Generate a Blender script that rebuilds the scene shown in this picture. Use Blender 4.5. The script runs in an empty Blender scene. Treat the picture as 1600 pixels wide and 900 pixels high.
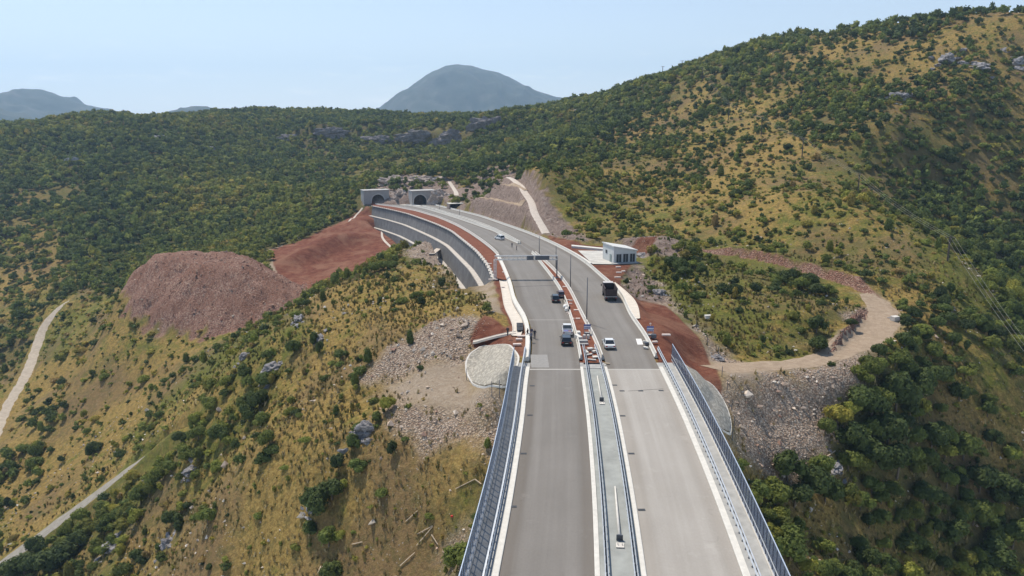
import bpy, math, random
import numpy as np
from mathutils import Vector, Matrix

# ------------------------------------------------------------------ camera, sky, sun, exposure
S = bpy.context.scene
COL = S.collection
CAM_Z, FPX = 38.5, 1150.0
PITCH = math.atan(250.0 / FPX)
cam_data = bpy.data.cameras.new("camera")
cam_data.sensor_width = 36.0
cam_data.lens = 36.0 * FPX / 1600.0
cam_data.clip_start = 0.5
cam_data.clip_end = 40000
cam = bpy.data.objects.new("camera", cam_data)
COL.objects.link(cam)
cam.location = (0, 0, CAM_Z)
cam.rotation_euler = (math.pi / 2 - PITCH, 0, 0)
S.camera = cam

SUN_EL, SUN_AZ = math.radians(58), math.radians(-36)      # azimuth from +Y, clockwise
world = bpy.data.worlds.new("World")
S.world = world
world.use_nodes = True
wn = world.node_tree
wn.nodes.clear()
w_out = wn.nodes.new("ShaderNodeOutputWorld")
w_bg = wn.nodes.new("ShaderNodeBackground")
w_sky = wn.nodes.new("ShaderNodeTexSky")
w_sky.sky_type = 'NISHITA'
w_sky.sun_disc = False
w_sky.sun_elevation = SUN_EL
w_sky.sun_rotation = SUN_AZ
w_sky.altitude = 300
w_sky.air_density = 1.0
w_sky.dust_density = 0.5
w_sky.ozone_density = 1.5
w_bg.inputs["Strength"].default_value = 0.118
# pale milky air low over the horizon and a few faint clouds
def _wm(op, a, b=None, c=None):
    n = wn.nodes.new("ShaderNodeMath"); n.operation = op
    for i, q in enumerate((a, b, c)):
        if q is None: continue
        if isinstance(q, (int, float)): n.inputs[i].default_value = q
        else: wn.links.new(q, n.inputs[i])
    return n.outputs[0]
w_tc = wn.nodes.new("ShaderNodeTexCoord"); w_sx = wn.nodes.new("ShaderNodeSeparateXYZ"); wn.links.new(w_tc.outputs["Generated"], w_sx.inputs[0])
w_el = _wm('MAXIMUM', w_sx.outputs[2], 0.0)
w_f = _wm('MULTIPLY', _wm('EXPONENT', _wm('MULTIPLY', w_el, -6.5)), .80)
w_mx = wn.nodes.new("ShaderNodeMix"); w_mx.data_type = 'RGBA'; wn.links.new(w_f, w_mx.inputs[0]); wn.links.new(w_sky.outputs[0], w_mx.inputs[6]); w_mx.inputs[7].default_value = (11.0, 11.8, 12.6, 1)
w_mp = wn.nodes.new("ShaderNodeMapping"); w_mp.inputs["Scale"].default_value = (5, 5, 26); wn.links.new(w_tc.outputs["Generated"], w_mp.inputs[0])
w_no = wn.nodes.new("ShaderNodeTexNoise"); w_no.inputs["Scale"].default_value = 1.6; w_no.inputs["Detail"].default_value = 7; w_no.inputs["Roughness"].default_value = .62; wn.links.new(w_mp.outputs[0], w_no.inputs["Vector"])
w_cl = wn.nodes.new("ShaderNodeMapRange"); w_cl.inputs[1].default_value = .55; w_cl.inputs[2].default_value = .75; wn.links.new(w_no.outputs["Fac"], w_cl.inputs[0])
w_bd = _wm('EXPONENT', _wm('MULTIPLY', _wm('POWER', _wm('MULTIPLY', _wm('SUBTRACT', w_sx.outputs[2], .055), 28.0), 2.0), -1.0))
w_mc = wn.nodes.new("ShaderNodeMix"); w_mc.data_type = 'RGBA'; wn.links.new(_wm('MULTIPLY', _wm('MULTIPLY', w_cl.outputs[0], w_bd), .55), w_mc.inputs[0]); wn.links.new(w_mx.outputs[2], w_mc.inputs[6]); w_mc.inputs[7].default_value = (12.5, 12.4, 12.4, 1)
wn.links.new(w_mc.outputs[2], w_bg.inputs[0])
wn.links.new(w_bg.outputs[0], w_out.inputs[0])
sun_data = bpy.data.lights.new("sun", 'SUN')
sun_data.energy = 4.8
sun_data.angle = math.radians(0.5)
sun_data.color = (1.0, 0.92, 0.80)
sun = bpy.data.objects.new("sun", sun_data)
COL.objects.link(sun)
sd = Vector((math.sin(SUN_AZ) * math.cos(SUN_EL), math.cos(SUN_AZ) * math.cos(SUN_EL), math.sin(SUN_EL)))
sun.rotation_euler = sd.to_track_quat('Z', 'Y').to_euler()
S.view_settings.view_transform = 'Standard'
S.view_settings.look = 'None'
S.view_settings.exposure = 0.12
S.view_settings.gamma = 1.0
S.view_settings.use_curve_mapping = False
S.cycles.use_denoising = True
S.cycles.max_bounces = 5
S.cycles.diffuse_bounces = 2
S.cycles.glossy_bounces = 2
S.cycles.transmission_bounces = 2
S.cycles.transparent_max_bounces = 12
S.cycles.volume_bounces = 0
S.cycles.caustics_reflective = False
S.cycles.caustics_refractive = False

random.seed(7)
RNG = np.random.default_rng(11)

# ------------------------------------------------------------------ projection helpers (pixels of the 1600x900 photo)
SP, CP = math.sin(PITCH), math.cos(PITCH)
def W(u, v, Z):
    dn = (v - 450.0) / FPX * Z
    return np.array([(u - 800.0) / FPX * Z, Z * CP - dn * SP, CAM_Z - Z * SP - dn * CP])
def proj(x, y, z):
    dz = z - CAM_Z
    Z = y * CP - dz * SP
    dn = -(y * SP + dz * CP)
    Z = np.maximum(Z, 0.1)
    return 800 + FPX * x / Z, 450 + FPX * dn / Z, Z
_zy = np.array([-200, 190, 215, 240, 288, 340, 400, 480, 560, 700.])
_zz = np.array([0, 0, -0.15, -0.6, -2.2, -4.3, -6.9, -10.3, -14, -20.])
_yy = np.arange(-200, 700, 1.0)
_zs = np.interp(_yy, _zy, _zz)
_zs = np.convolve(np.pad(_zs, 20, mode='edge'), np.ones(41) / 41, mode='valid')
def zroad(y):
    return np.interp(y, _yy, _zs)
def on_road(u, v, dz=0.0):
    lo, hi = 20.0, 900.0
    for _ in range(50):
        m = (lo + hi) / 2
        p = W(u, v, m)
        if p[2] > zroad(p[1]) + dz: lo = m
        else: hi = m
    return W(u, v, (lo + hi) / 2)

# ------------------------------------------------------------------ noise
def _hash(ix, iy, seed):
    h = (ix.astype(np.int64) * 374761393 + iy.astype(np.int64) * 668265263 + seed * 974634777) & 0xFFFFFFFF
    h = ((h ^ (h >> 13)) * 1274126177) & 0xFFFFFFFF
    return ((h ^ (h >> 16)) & 0xFFFF) / 65535.0
def vnoise(x, y, s, seed=0):
    x = np.asarray(x) / s; y = np.asarray(y) / s
    ix, iy = np.floor(x), np.floor(y)
    fx, fy = x - ix, y - iy
    fx = fx * fx * (3 - 2 * fx); fy = fy * fy * (3 - 2 * fy)
    a = _hash(ix, iy, seed); b = _hash(ix + 1, iy, seed)
    c = _hash(ix, iy + 1, seed); d = _hash(ix + 1, iy + 1, seed)
    return (a + (b - a) * fx + (c - a) * fy + (a - b - c + d) * fx * fy) * 2 - 1
def fbm(x, y, s, seed=0, octs=4, g=0.5):
    t = 0; a = 1.0; n = 0
    for k in range(octs):
        t = t + a * vnoise(x + 17.3 * k, y - 9.1 * k, s, seed + k); n += a
        s *= 0.5; a *= g
    return t / n
def sstep(a, b, x):
    t = np.clip((x - a) / (b - a), 0, 1)
    return t * t * (3 - 2 * t)
def sdist(poly, x, y):
    """signed distance to a closed polygon, negative inside"""
    P = np.asarray(poly)[:, :2]
    d = np.full(x.shape, 1e9); ins = np.zeros(x.shape, bool)
    n = len(P)
    for i in range(n):
        ax, ay = P[i]; bx, by = P[(i + 1) % n]
        ex, ey = bx - ax, by - ay
        L = ex * ex + ey * ey + 1e-12
        t = np.clip(((x - ax) * ex + (y - ay) * ey) / L, 0, 1)
        d = np.minimum(d, (x - ax - t * ex) ** 2 + (y - ay - t * ey) ** 2)
        c = ((ay > y) != (by > y))
        if abs(ey) > 1e-9:
            ins ^= c & (x < ex * (y - ay) / ey + ax)
    d = np.sqrt(d)
    return np.where(ins, -d, d)
def ldist(line, x, y):
    """distance to an open polyline, side (+ left of travel), and parameter (arc length)"""
    P = np.asarray(line)[:, :2]
    d = np.full(x.shape, 1e18); side = np.zeros(x.shape); par = np.zeros(x.shape)
    acc = 0.0
    for i in range(len(P) - 1):
        ax, ay = P[i]; bx, by = P[i + 1]
        ex, ey = bx - ax, by - ay
        L = ex * ex + ey * ey + 1e-12
        t = np.clip(((x - ax) * ex + (y - ay) * ey) / L, 0, 1)
        dd = (x - ax - t * ex) ** 2 + (y - ay - t * ey) ** 2
        m = dd < d
        d = np.where(m, dd, d)
        side = np.where(m, np.sign(ex * (y - ay) - ey * (x - ax)), side)
        par = np.where(m, acc + t * math.sqrt(L), par)
        acc += math.sqrt(L)
    return np.sqrt(d), side, par
def resample(P, step):
    P = np.asarray(P, float)
    s = np.concatenate([[0], np.cumsum(np.linalg.norm(np.diff(P[:, :2], axis=0), axis=1))])
    n = max(2, int(s[-1] / step) + 1)
    t = np.linspace(0, s[-1], n)
    return np.stack([np.interp(t, s, P[:, k]) for k in range(P.shape[1])], 1)
def smooth(P, k=2, it=2):
    P = np.array(P, float)
    for _ in range(it):
        Q = P.copy()
        for i in range(1, len(P) - 1):
            a = max(0, i - k); b = min(len(P) - 1, i + k)
            r = min(i - a, b - i)
            Q[i] = P[i - r:i + r + 1].mean(0)
        P = Q
    return P

# ------------------------------------------------------------------ road edges (world polylines)
_cy = [15, 57.8, 72.3, 94.7, 115.3, 119]
_cx = [5.4, 9.56, 10.9, 12.5, 13.45, 13.6]
def cmed(y): return np.interp(y, _cy, _cx)
def edge(off, px):
    ys = [18, 30, 42, 57.8, 66, 72.3, 84, 94.7, 105, 113]
    P = [[cmed(y) + off, y, 0.0] for y in ys]
    for (u, v) in px:
        P.append(list(on_road(u, v)))
    P = np.array(P)
    P = smooth(resample(P, 2.0), 3, 2)
    P[:, 2] = zroad(P[:, 1])
    return P
PX_LL = [(831.5,560),(831.7,525),(829,502),(821.7,490),(811.7,479),(806.7,466.7),(803,447),(794,425),(788,412),(781.7,400),(771.7,390),(755,377),(736.7,364.5),(716.7,353),(700,345.5),(685,339.5),(653,330),(620,323.5),(580,318.5)]
PX_LR = [(904,552),(899,530),(894,510),(884,478),(876.7,458),(868,444),(858,430),(846.7,416),(838,404),(829,395),(811,381),(793,374),(773,362),(750,354),(733,348),(700,337),(663,326),(640,321.5),(603,317.5)]
PX_RL = [(941,552),(938,540),(927,520),(917.5,503),(905,478),(893,453),(877,432),(860,415),(845,402),(829,390),(812,379),(792,368),(767,356),(733,343),(700,333.5),(680,327),(660,322),(646,318.8)]
PX_RR = [(1018,552),(1006,524),(994,510),(983,495),(978,485),(974.5,473),(969,461),(957,449),(940,435),(915,412),(892,397),(860,380),(842,372),(817,362),(783,350),(750,338.5),(725,332),(700,326),(684,322),(668,318.6)]
E_LL, E_LR, E_RL, E_RR = edge(-10.7, PX_LL), edge(-2.3, PX_LR), edge(2.3, PX_RL), edge(10.7, PX_RR)
WALLTOP_PX = [(773,437),(763,413),(758,408),(747,394),(725,376),(706,361),(683,350.5),(660,342),(637,334),(610,327.5),(582,322)]
WALLTOP = smooth(resample(np.array([on_road(u, v) for u, v in WALLTOP_PX]), 2.0), 3, 2)
WALLTOP[:, 2] = zroad(WALLTOP[:, 1])
def offset_line(P, d):
    """shift a polyline sideways, + = to the right of travel"""
    P = np.asarray(P, float)
    T = np.gradient(P[:, :2], axis=0)
    T /= np.linalg.norm(T, axis=1)[:, None] + 1e-9
    Q = P.copy()
    Q[:, 0] += T[:, 1] * d; Q[:, 1] -= T[:, 0] * d
    return Q
# ------------------------------------------------------------------ terrain: control points (photo pixel, distance along the view axis)
CTRL = [
 # knoll left of the road
 (745,455,188),(760,440,195),(720,432,205),(640,428,215),(740,427,212),(680,418,224),(620,410,236),(560,432,225),(500,462,213),(460,492,208),
 (400,532,198),(360,572,190),(640,500,165),(700,540,143),(745,505,150),(600,560,150),(560,500,178),(680,620,131),(600,620,142),
 (765,607,128),(735,596,133),(725,579,137),(728,556,142),(740,541,144),(780,650,121),(762,665,119),(750,700,115),(720,760,113),(700,820,112),(690,890,110),(730,870,104),
 (600,700,126),(600,800,119),(500,700,133),(500,800,126),(500,890,120),(400,700,146),(400,800,136),(400,890,130),
 (500,600,160),(400,620,174),(440,560,178),(300,700,175),(300,800,160),(250,890,150),(200,800,182),(100,890,178),(0,890,192),(-150,900,210),
 (280,670,197),(200,700,217),(100,700,242),(0,700,262),(0,800,222),(-150,700,290),(100,600,290),(200,600,256),(300,600,222),
 (350,545,224),(250,550,262),(150,540,305),(50,600,310),(0,660,288),(100,475,372),(30,560,350),(150,490,338),(60,460,400),(0,500,400),(-150,500,430),
 # ground under the spoil heap
 (188,458,300),(215,502,280),(320,527,262),(420,502,262),(480,470,268),
 # red earth platform
 (430,397,372),(520,357,432),(480,400,372),(550,390,382),(600,397,362),(620,402,350),(480,440,330),(585,342,455),(575,330,474),(545,346,455),(470,379,402),
 (592,358,440),(613,374,392),(632,386,372),
 # mound by the retaining wall
 (665,380,290),(650,396,276),(695,407,262),(720,422,246),
 # valley and wooded hills at the back
 (400,382,425),(300,382,485),(200,425,430),(100,435,425),(0,430,460),(-150,430,500),(540,338,475),(500,300,570),(400,300,620),(300,300,620),(200,300,600),(100,300,600),(0,300,600),(-150,300,620),
 (0,350,530),(200,350,530),(350,340,545),(0,218,720),(-150,222,700),(100,207,760),(190,189,800),(300,183,900),(400,176,1000),(500,174,1050),(600,181,1060),(560,306,494),(575,297,502),(600,297,500),(632,300,494),(645,298,494),(672,298,492),(694,303,478),(700,187,1000),(800,186,900),(870,172,800),
 (500,212,860),(640,207,830),(760,200,800),(430,225,860),(600,236,815),(500,245,800),(720,228,790),(600,290,640),(560,310,508),(595,293,512),(620,280,530),(660,274,540),(700,280,520),
 (550,270,680),(500,270,700),
 # right flank
 (825,266,400),(858,300,330),(868,352,300),(820,236,520),(800,243,600),(850,243,560),(750,252,620),(720,290,500),(735,275,520),(900,203,650),(950,250,480),(900,310,330),(950,350,300),(1000,300,360),(1000,203,520),
 (1000,136,640),(950,156,700),(1100,109,600),(1040,124,620),(1100,200,440),(1100,300,310),(1100,372,258),(1050,352,282),(1200,300,290),(1200,200,400),(1200,77,560),(1300,62,520),(1400,46,480),(1500,27,450),(1600,24,420),(1700,60,420),(1800,100,400),
 (1300,200,360),(1400,200,340),(1400,130,400),(1500,150,370),
 (1250,300,265),(1340,330,240),(1480,402,215),(1530,482,195),(1590,590,172),(1500,360,300),(1600,450,272),(1560,400,282),(1600,300,330),(1450,285,335),(1550,200,360),(1700,300,340),(1700,420,310),(1700,620,200),(1800,700,200),
 # knoll inside the dirt-road bend
 (1015,420,212),(1100,402,230),(1200,425,214),(1300,452,201),(1350,480,187),(1390,502,180),(1350,466,192),(1380,522,172),(1300,562,156),(1200,582,146),(1135,592,140),
 (1150,480,176),(1250,500,170),(1100,520,160),(1180,550,152),(1050,480,175),(1250,550,160),(1040,512,147),(1100,565,135),(1125,602,131),
 (1060,575,123),(1100,600,126),(1130,645,120),(1143,692,114),(1250,640,138),(1200,720,122),(1330,572,151),(1300,700,135),(1200,800,117),(1235,890,104),(1280,890,112),(1400,700,145),(1400,600,158),(1500,600,167),
 (1400,800,136),(1400,890,128),(1500,700,159),(1500,800,149),(1500,890,140),(1590,700,164),(1590,800,156),(1590,890,149),(1750,900,160),
 (1200,385,240),(1300,405,222),(1400,450,196),(1450,500,181),(1500,550,173),(1150,365,255),(1010,372,240),(1040,370,238),(1070,388,228),
 (990,412,214),(930,388,232),(900,377,252),
]
XTRA = [(-30,20,-70),(20,30,-62),(60,20,-70),(5,60,-45),(14,85,-26),(14,100,-12),(14,112,-4),(-80,30,-85),(120,40,-75),(200,60,-60),(-200,60,-110),(30,75,-38),(34,95,-20),
 (0,1400,20),(-400,1400,30),(400,1300,60),(-800,1300,-30),(900,1200,60),(0,2200,0),(-1500,1500,-60),(1500,1500,0),(0,4500,-40),(-3500,3500,-60),(3500,3500,-40),(2000,300,20),(-2000,300,-60),(-900,600,-30),(700,700,90),(450,650,110)]
cp = [W(*c) for c in CTRL] + [np.array(e, float) for e in XTRA]
# terraced rock cut on the right of the tunnel approach
BASE = offset_line(E_RR, 3.0)
m = (BASE[:, 1] > 255) & (BASE[:, 1] < 425)
BASE = BASE[m]
def bench_rows():
    b1 = [W(828,330,303), W(808,323,312), W(783,318,324), W(753,313,350), W(730,316,385)]
    b2 = [W(818,299,322), W(808,299,328), W(793,295,336), W(772,293,352), W(745,300,385)]
    tp = [W(812,280,335), W(800,270,345), W(788,270,356), W(770,276,385)]
    return b1, b2, tp
for rowk, row in enumerate(bench_rows()):
    for p in row:
        cp.append(p); q = p + np.array([1.6, 3.2, 0.1]); cp.append(q)
for p in BASE[::6]: cp.append(p)
cp.append(W(853,364,288)); cp.append(W(842,347,295))
CPT = np.array(cp)
# fit: multiquadric radial basis
CM = 4.0
def _phi(dx, dy): return np.sqrt(dx * dx + dy * dy + CM * CM)
A = _phi(CPT[:, None, 0] - CPT[None, :, 0], CPT[:, None, 1] - CPT[None, :, 1])
A[np.diag_indices(len(CPT))] -= 0.6
_wts = np.linalg.solve(A, CPT[:, 2] - CPT[:, 2].mean())
_zm = CPT[:, 2].mean()
def rbf(x, y):
    out = np.full(x.shape, _zm)
    xf, yf, of = x.ravel(), y.ravel(), out.ravel()
    for s in range(0, xf.size, 40000):
        e = s + 40000
        of[s:e] += _phi(xf[s:e, None] - CPT[None, :, 0], yf[s:e, None] - CPT[None, :, 1]) @ _wts
    return of.reshape(x.shape)

iL = np.where(E_LL[:, 1] > 114)[0]; iR = np.where(E_RR[:, 1] > 114)[0]
CORR_L = E_LL[iL[0]:]
yA = WALLTOP[0, 1]
left_near = offset_line(E_LL[(E_LL[:, 1] > 114) & (E_LL[:, 1] < yA - 6)], -4.0)
corr = np.vstack([left_near, WALLTOP, [[WALLTOP[-1, 0] - 6, WALLTOP[-1, 1] + 6, 0]], offset_line(E_RR[iR[0]:], 2.5)[::-1]])
def in_road_near(x, y):
    return (y > 100) & (y < 520) & (x > -130) & (x < 60)
WALL_OFF = [(0.0, 0.0), (1.3, -5.8), (2.8, -5.9), (4.1, -11.8), (5.6, -11.9), (6.9, -18.5)]

# spoil heap (flat-topped heap of reddish rubble)
heap_foot = [W(*p) for p in [(178,455,302),(198,494,284),(250,515,270),(320,527,262),(400,515,260),(450,492,263),(482,462,270)]]
heap_back = [W(478,445,295), W(452,425,322), W(400,400,336), W(310,400,340), W(225,415,334)]
HEAP = np.array(heap_foot + heap_back)[:, :2]
HEAP_TOP = -13.0
heap_c = HEAP.mean(0)

ops = []
def terrain(x, y, fine=True):
    x = np.asarray(x, float); y = np.asarray(y, float)
    h = rbf(x, y)
    # heap
    m = (x > HEAP[:, 0].min() - 20) & (x < HEAP[:, 0].max() + 20) & (y > HEAP[:, 1].min() - 20) & (y < HEAP[:, 1].max() + 20)
    if m.any():
        xs, ys = x[m], y[m]
        d = -sdist(HEAP, xs, ys) + fbm(xs, ys, 12, 31, 3) * 1.6
        up = np.clip(d, 0, None) * 0.66
        _an = np.arctan2(ys - heap_c[1], xs - heap_c[0]); up = up + sstep(1, 8, d) * 1.3 * vnoise(_an * 12, d * .05, 1.0, 45) + sstep(1, 5, d) * .9 * fbm(xs, ys, 6, 46, 3)
        topz = HEAP_TOP + fbm(xs, ys, 9, 41, 3) * 1.1
        hh = h[m]
        cone = hh + up
        k = .8
        hp = -k * np.log(np.exp(-np.clip(cone, -200, 200) / k) + np.exp(-topz / k))
        h[m] = np.where(d > 0, np.maximum(hh, hp), hh)
    for f in ops: h = f(x, y, h)
    # road formation
    m = in_road_near(x, y)
    if m.any():
        xs, ys = x[m], y[m]
        hh = h[m]
        # dig the ground away behind the retaining wall
        dw, side, par = ldist(WALLTOP, xs, ys)
        left = side > 0
        tot = 0.0 + np.linalg.norm(np.diff(WALLTOP[:, :2], axis=0), axis=1).sum()
        inw = left & (dw < 10) & (par > 1) & (par < tot - 1)
        foot = zroad(ys) - 18.5 * sstep(0, 30, tot - par) - 0.2
        dig = np.where(inw, (1 - sstep(6.9, 10, dw)), 0)
        hh = np.where(inw, hh * (1 - dig) + np.minimum(hh, foot) * dig, hh)
        d = sdist(corr, xs, ys)
        zz = zroad(ys) - 0.25
        k = np.where(ys < 150, np.clip(1 - d / (3.0 + 3.5 * (1 - sstep(128, 150, ys))), 0, 1), 1 - sstep(0.0, 3.0, d))
        k = np.where(left & (dw < 12) & (d > 0) & (par > 1) & (par < tot - 1), 0, k)
        hh = hh * (1 - k) + zz * k
        h[m] = hh
    return h

CUTL = offset_line(E_RR, 3.2); CUTL = CUTL[(CUTL[:, 1] > 272) & (CUTL[:, 1] < 440)]
_cs = np.concatenate([[0], np.cumsum(np.linalg.norm(np.diff(CUTL[:, :2], axis=0), axis=1))])
_capy = [272, 284, 294, 304, 318, 330, 345, 372, 388, 402, 420, 440]; _capz = [0, 0, 2.5, 6, 12.5, 19, 23, 23, 16, 9, 4, 0]
def cut_op(x, y, h):
    m = (x > -60) & (x < 45) & (y > 265) & (y < 470)
    if m.any():
        xs, ys = x[m], y[m]
        d, side, par = ldist(CUTL, xs, ys)
        by = np.interp(par, _cs, CUTL[:, 1])
        d = np.where(side < 0, d, -d) + .5 * fbm(xs, ys, 6, 401, 3)
        prof = np.interp(d, [0, 4.2, 7.2, 11.2, 14.2, 19, 40], [0, 8.2, 8.5, 15.3, 15.6, 23.5, 24.5])
        cap = np.interp(by, _capy, _capz) + .12 * np.clip(d, 0, 40)
        hn = zroad(by) - .2 + np.minimum(prof, cap)
        e = sstep(0, 8, par) * (1 - sstep(_cs[-1] - 10, _cs[-1], par))
        k = np.where(d > -1, 1 - sstep(18, 34, d), 0) * e
        h[m] = h[m] * (1 - k) + hn * k
    return h
ops.append(cut_op)

_pm = W(520, 385, 388); _pm2 = W(480, 405, 365)
def plat_op(x, y, h):
    for (c, hh, sx, sy, r) in ((_pm, 6.5, 34, 11, 1.0), (_pm2, 3.0, 20, 8, 1.0), (W(565, 350, 440), 4.0, 10, 22, .5)):
        dx, dy = x - c[0], y - c[1]; co, si = math.cos(r), math.sin(r)
        u_, v_ = (dx * co + dy * si) / sx, (-dx * si + dy * co) / sy
        h = h + hh * np.exp(-(u_ * u_ + v_ * v_) * 1.6)
    return h
ops.append(plat_op)
PAD = np.array([on_road(u, v)[:2] for u, v in [(890,384),(947,380),(1003,392),(998,412),(962,419),(926,414)]])
def pad_op(x, y, h):
    m = (x > PAD[:, 0].min() - 6) & (x < PAD[:, 0].max() + 6) & (y > PAD[:, 1].min() - 6) & (y < PAD[:, 1].max() + 6)
    if m.any():
        k = 1 - sstep(0.5, 5, sdist(PAD, x[m], y[m])); h[m] = h[m] * (1 - k) + (zroad(y[m]) - .22) * k
    return h
ops.append(pad_op)
def march(u, v, tmin=60, tmax=3000):
    """where the sight line through a photo pixel meets the ground"""
    u = np.atleast_1d(np.asarray(u, float)); v = np.atleast_1d(np.asarray(v, float))
    Zs = np.geomspace(tmin, tmax, 330)
    dn = (v[:, None] - 450) / FPX * Zs[None]
    X = (u[:, None] - 800) / FPX * Zs[None]; Y = Zs[None] * CP - dn * SP; Zz = CAM_Z - Zs[None] * SP - dn * CP
    below = Zz < terrain(X, Y, False)
    k = np.argmax(below, 1); k = np.where(below.any(1), k, len(Zs) - 1); k = np.maximum(k, 1)
    lo, hi = Zs[k - 1], Zs[k]
    for _ in range(9):
        mid = (lo + hi) / 2
        dn = (v - 450) / FPX * mid
        x = (u - 800) / FPX * mid; y = mid * CP - dn * SP; z = CAM_Z - mid * SP - dn * CP
        b = z < terrain(x, y, False)
        hi = np.where(b, mid, hi); lo = np.where(b, lo, mid)
    return np.stack([x, y, z], 1)
def G(pts, **k):
    p = np.array(pts, float); return march(p[:, 0], p[:, 1], **k)
# ------------------------------------------------------------------ tracks cut into the slopes (lines on the ground, world coordinates)
TRACK_PX = {
 'right': ([(1110,575),(1150,583),(1200,578),(1250,572),(1290,563),(1330,547),(1362,528),(1383,508),(1388,488),(1375,470),(1350,459)], [3.4,3.3,2.9,2.7,2.7,3.2,3.8,4.2,4.0,3.2,1.5]),
 'left':  ([(108,470),(86,482),(70,508),(60,538),(43,580),(22,618),(5,650),(-15,700)], [1.3,1.7,1.9,2.0,2.0,2.0,1.8,1.8]),
 'lane':  ([(288,668),(262,683),(235,700),(205,728),(180,752),(150,778),(115,802),(75,832),(40,858),(0,885),(-40,912)], [2.0,2.3,2.5,2.6,2.6,2.7,2.7,2.8,2.9,3.0,3.0]),
 'chute': ([(853,365),(848,355),(842,346),(836,335),(833,327),(832,318),(825,308),(819,299),(815,291),(807,284),(794,277)], [1.6]*11),
 'portalchute': ([(713,306),(714,301),(710,296),(706,290),(702,284)], [1.5,1.4,1.3,1.3,1.2]),
}
TRACKS = {}
for k, (px, w) in TRACK_PX.items():
    g = G(px)
    L = np.column_stack([g, np.array(w)])
    L = resample(L, 1.5)
    L = smooth(L, 5, 2)
    L[:, 2] = smooth(np.column_stack([L[:, 2], L[:, 2]]), 8, 3)[:, 0]
    TRACKS[k] = L
def track_op(L, soft=2.6):
    x0, x1, y0, y1 = L[:, 0].min() - 13, L[:, 0].max() + 13, L[:, 1].min() - 13, L[:, 1].max() + 13
    s = np.concatenate([[0], np.cumsum(np.linalg.norm(np.diff(L[:, :2], axis=0), axis=1))])
    def f(x, y, h):
        m = (x > x0) & (x < x1) & (y > y0) & (y < y1)
        if m.any():
            d, sd_, par = ldist(L, x[m], y[m])
            z = np.interp(par, s, L[:, 2]); w = np.interp(par, s, L[:, 3])
            k = (1 - sstep(w + 0.2, w + soft, d))
            h[m] = h[m] * (1 - k) + z * k
        return h
    return f
for k in TRACKS: ops.append(track_op(TRACKS[k], 8.5 if k == 'right' else 3.5 if k in ('left', 'lane') else 2.6))
# little cliffs (cut banks) along lines: ground rises on one side
def bank_op(px, hgt, sgn, decay=10.0):
    L = resample(G(px), 1.5)
    L = smooth(L, 2, 1)
    x0, x1, y0, y1 = L[:, 0].min() - 30, L[:, 0].max() + 30, L[:, 1].min() - 30, L[:, 1].max() + 30
    tot = np.linalg.norm(np.diff(L[:, :2], axis=0), axis=1).sum()
    def f(x, y, h):
        m = (x > x0) & (x < x1) & (y > y0) & (y < y1)
        if m.any():
            xs, ys = x[m], y[m]
            d, side, par = ldist(L, xs, ys)
            s_ = d * side * sgn + fbm(xs, ys, 3.0, 77, 2) * 0.5
            e = np.clip(np.minimum(par, tot - par) / 8.0, 0, 1)
            h[m] += hgt * (1 if hgt < 6 else np.clip(.5 + 1.6 * fbm(xs, ys, 45, 9, 3), 0, 1.3)) * e * sstep(-0.2, 1.0, s_) * np.exp(-np.clip(s_, 0, 99) / decay)
        return h
    return f, L
_bf1, BANK1 = bank_op([(1100,391),(1150,400),(1200,408),(1250,420),(1300,436),(1335,450),(1368,466)], 2.8, 1)
_bf2, BANK2 = bank_op([(1296,556),(1312,545),(1332,524),(1345,505),(1352,488)], 2.6, 1, 8)
ops.append(_bf1); ops.append(_bf2)
_bf3, BANK3 = bank_op([(440,226),(500,224),(560,226),(610,229),(660,225),(720,222),(770,222)], 12.0, 1, 60)
ops.append(_bf3)

BENCHES = []
for _d, _y0, _y1 in ((5.7, 326, 408), (12.7, 350, 392)):
    _B = offset_line(CUTL, _d); BENCHES.append(_B[(_B[:, 1] > _y0) & (_B[:, 1] < _y1)])


# ------------------------------------------------------------------ zones of the ground (world polygons)
def ZP(px): return G(px)[:, :2]
Z_RED = [ZP([(414,393),(470,376),(520,353),(545,340),(562,326),(581,324),(592,352),(614,374),(634,388),(600,404),(560,428),(520,440),(480,452),(452,446),(430,418)]),
         np.vstack([E_LL[E_LL[:, 1] > 190][:, :2], WALLTOP[::-1, :2]]),
         ZP([(756,491),(735,533),(742,543),(800,541),(812,558),(826,556),(829,522),(815,500),(807,472),(800,448),(785,436),(771,437),(778,462),(784,485),(797,508),(790,512),(770,497)]),
         ZP([(852,368),(900,377),(946,385),(960,412),(988,414),(972,432),(968,444),(985,460),(1003,470),(1040,478),(1063,495),(1085,520),(1102,548),(1120,578),(1129,606),(1122,616),(1090,588),(1060,562),(1030,535),(1005,520),(985,490),(972,460),(940,435),(900,402)]),
         np.vstack([E_LR[(E_LR[:, 1] > 114) & (E_LR[:, 1] < 240)][:, :2], E_RL[(E_RL[:, 1] > 114) & (E_RL[:, 1] < 240)][::-1, :2]]),
         np.vstack([offset_line(E_RR[(E_RR[:, 1] > 112) & (E_RR[:, 1] < 150)], .3)[:, :2], offset_line(E_RR[(E_RR[:, 1] > 112) & (E_RR[:, 1] < 150)], 6.5)[::-1, :2]]),
         ZP([(985,388),(1000,372),(1040,366),(1020,386),(1000,398)])]
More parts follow.
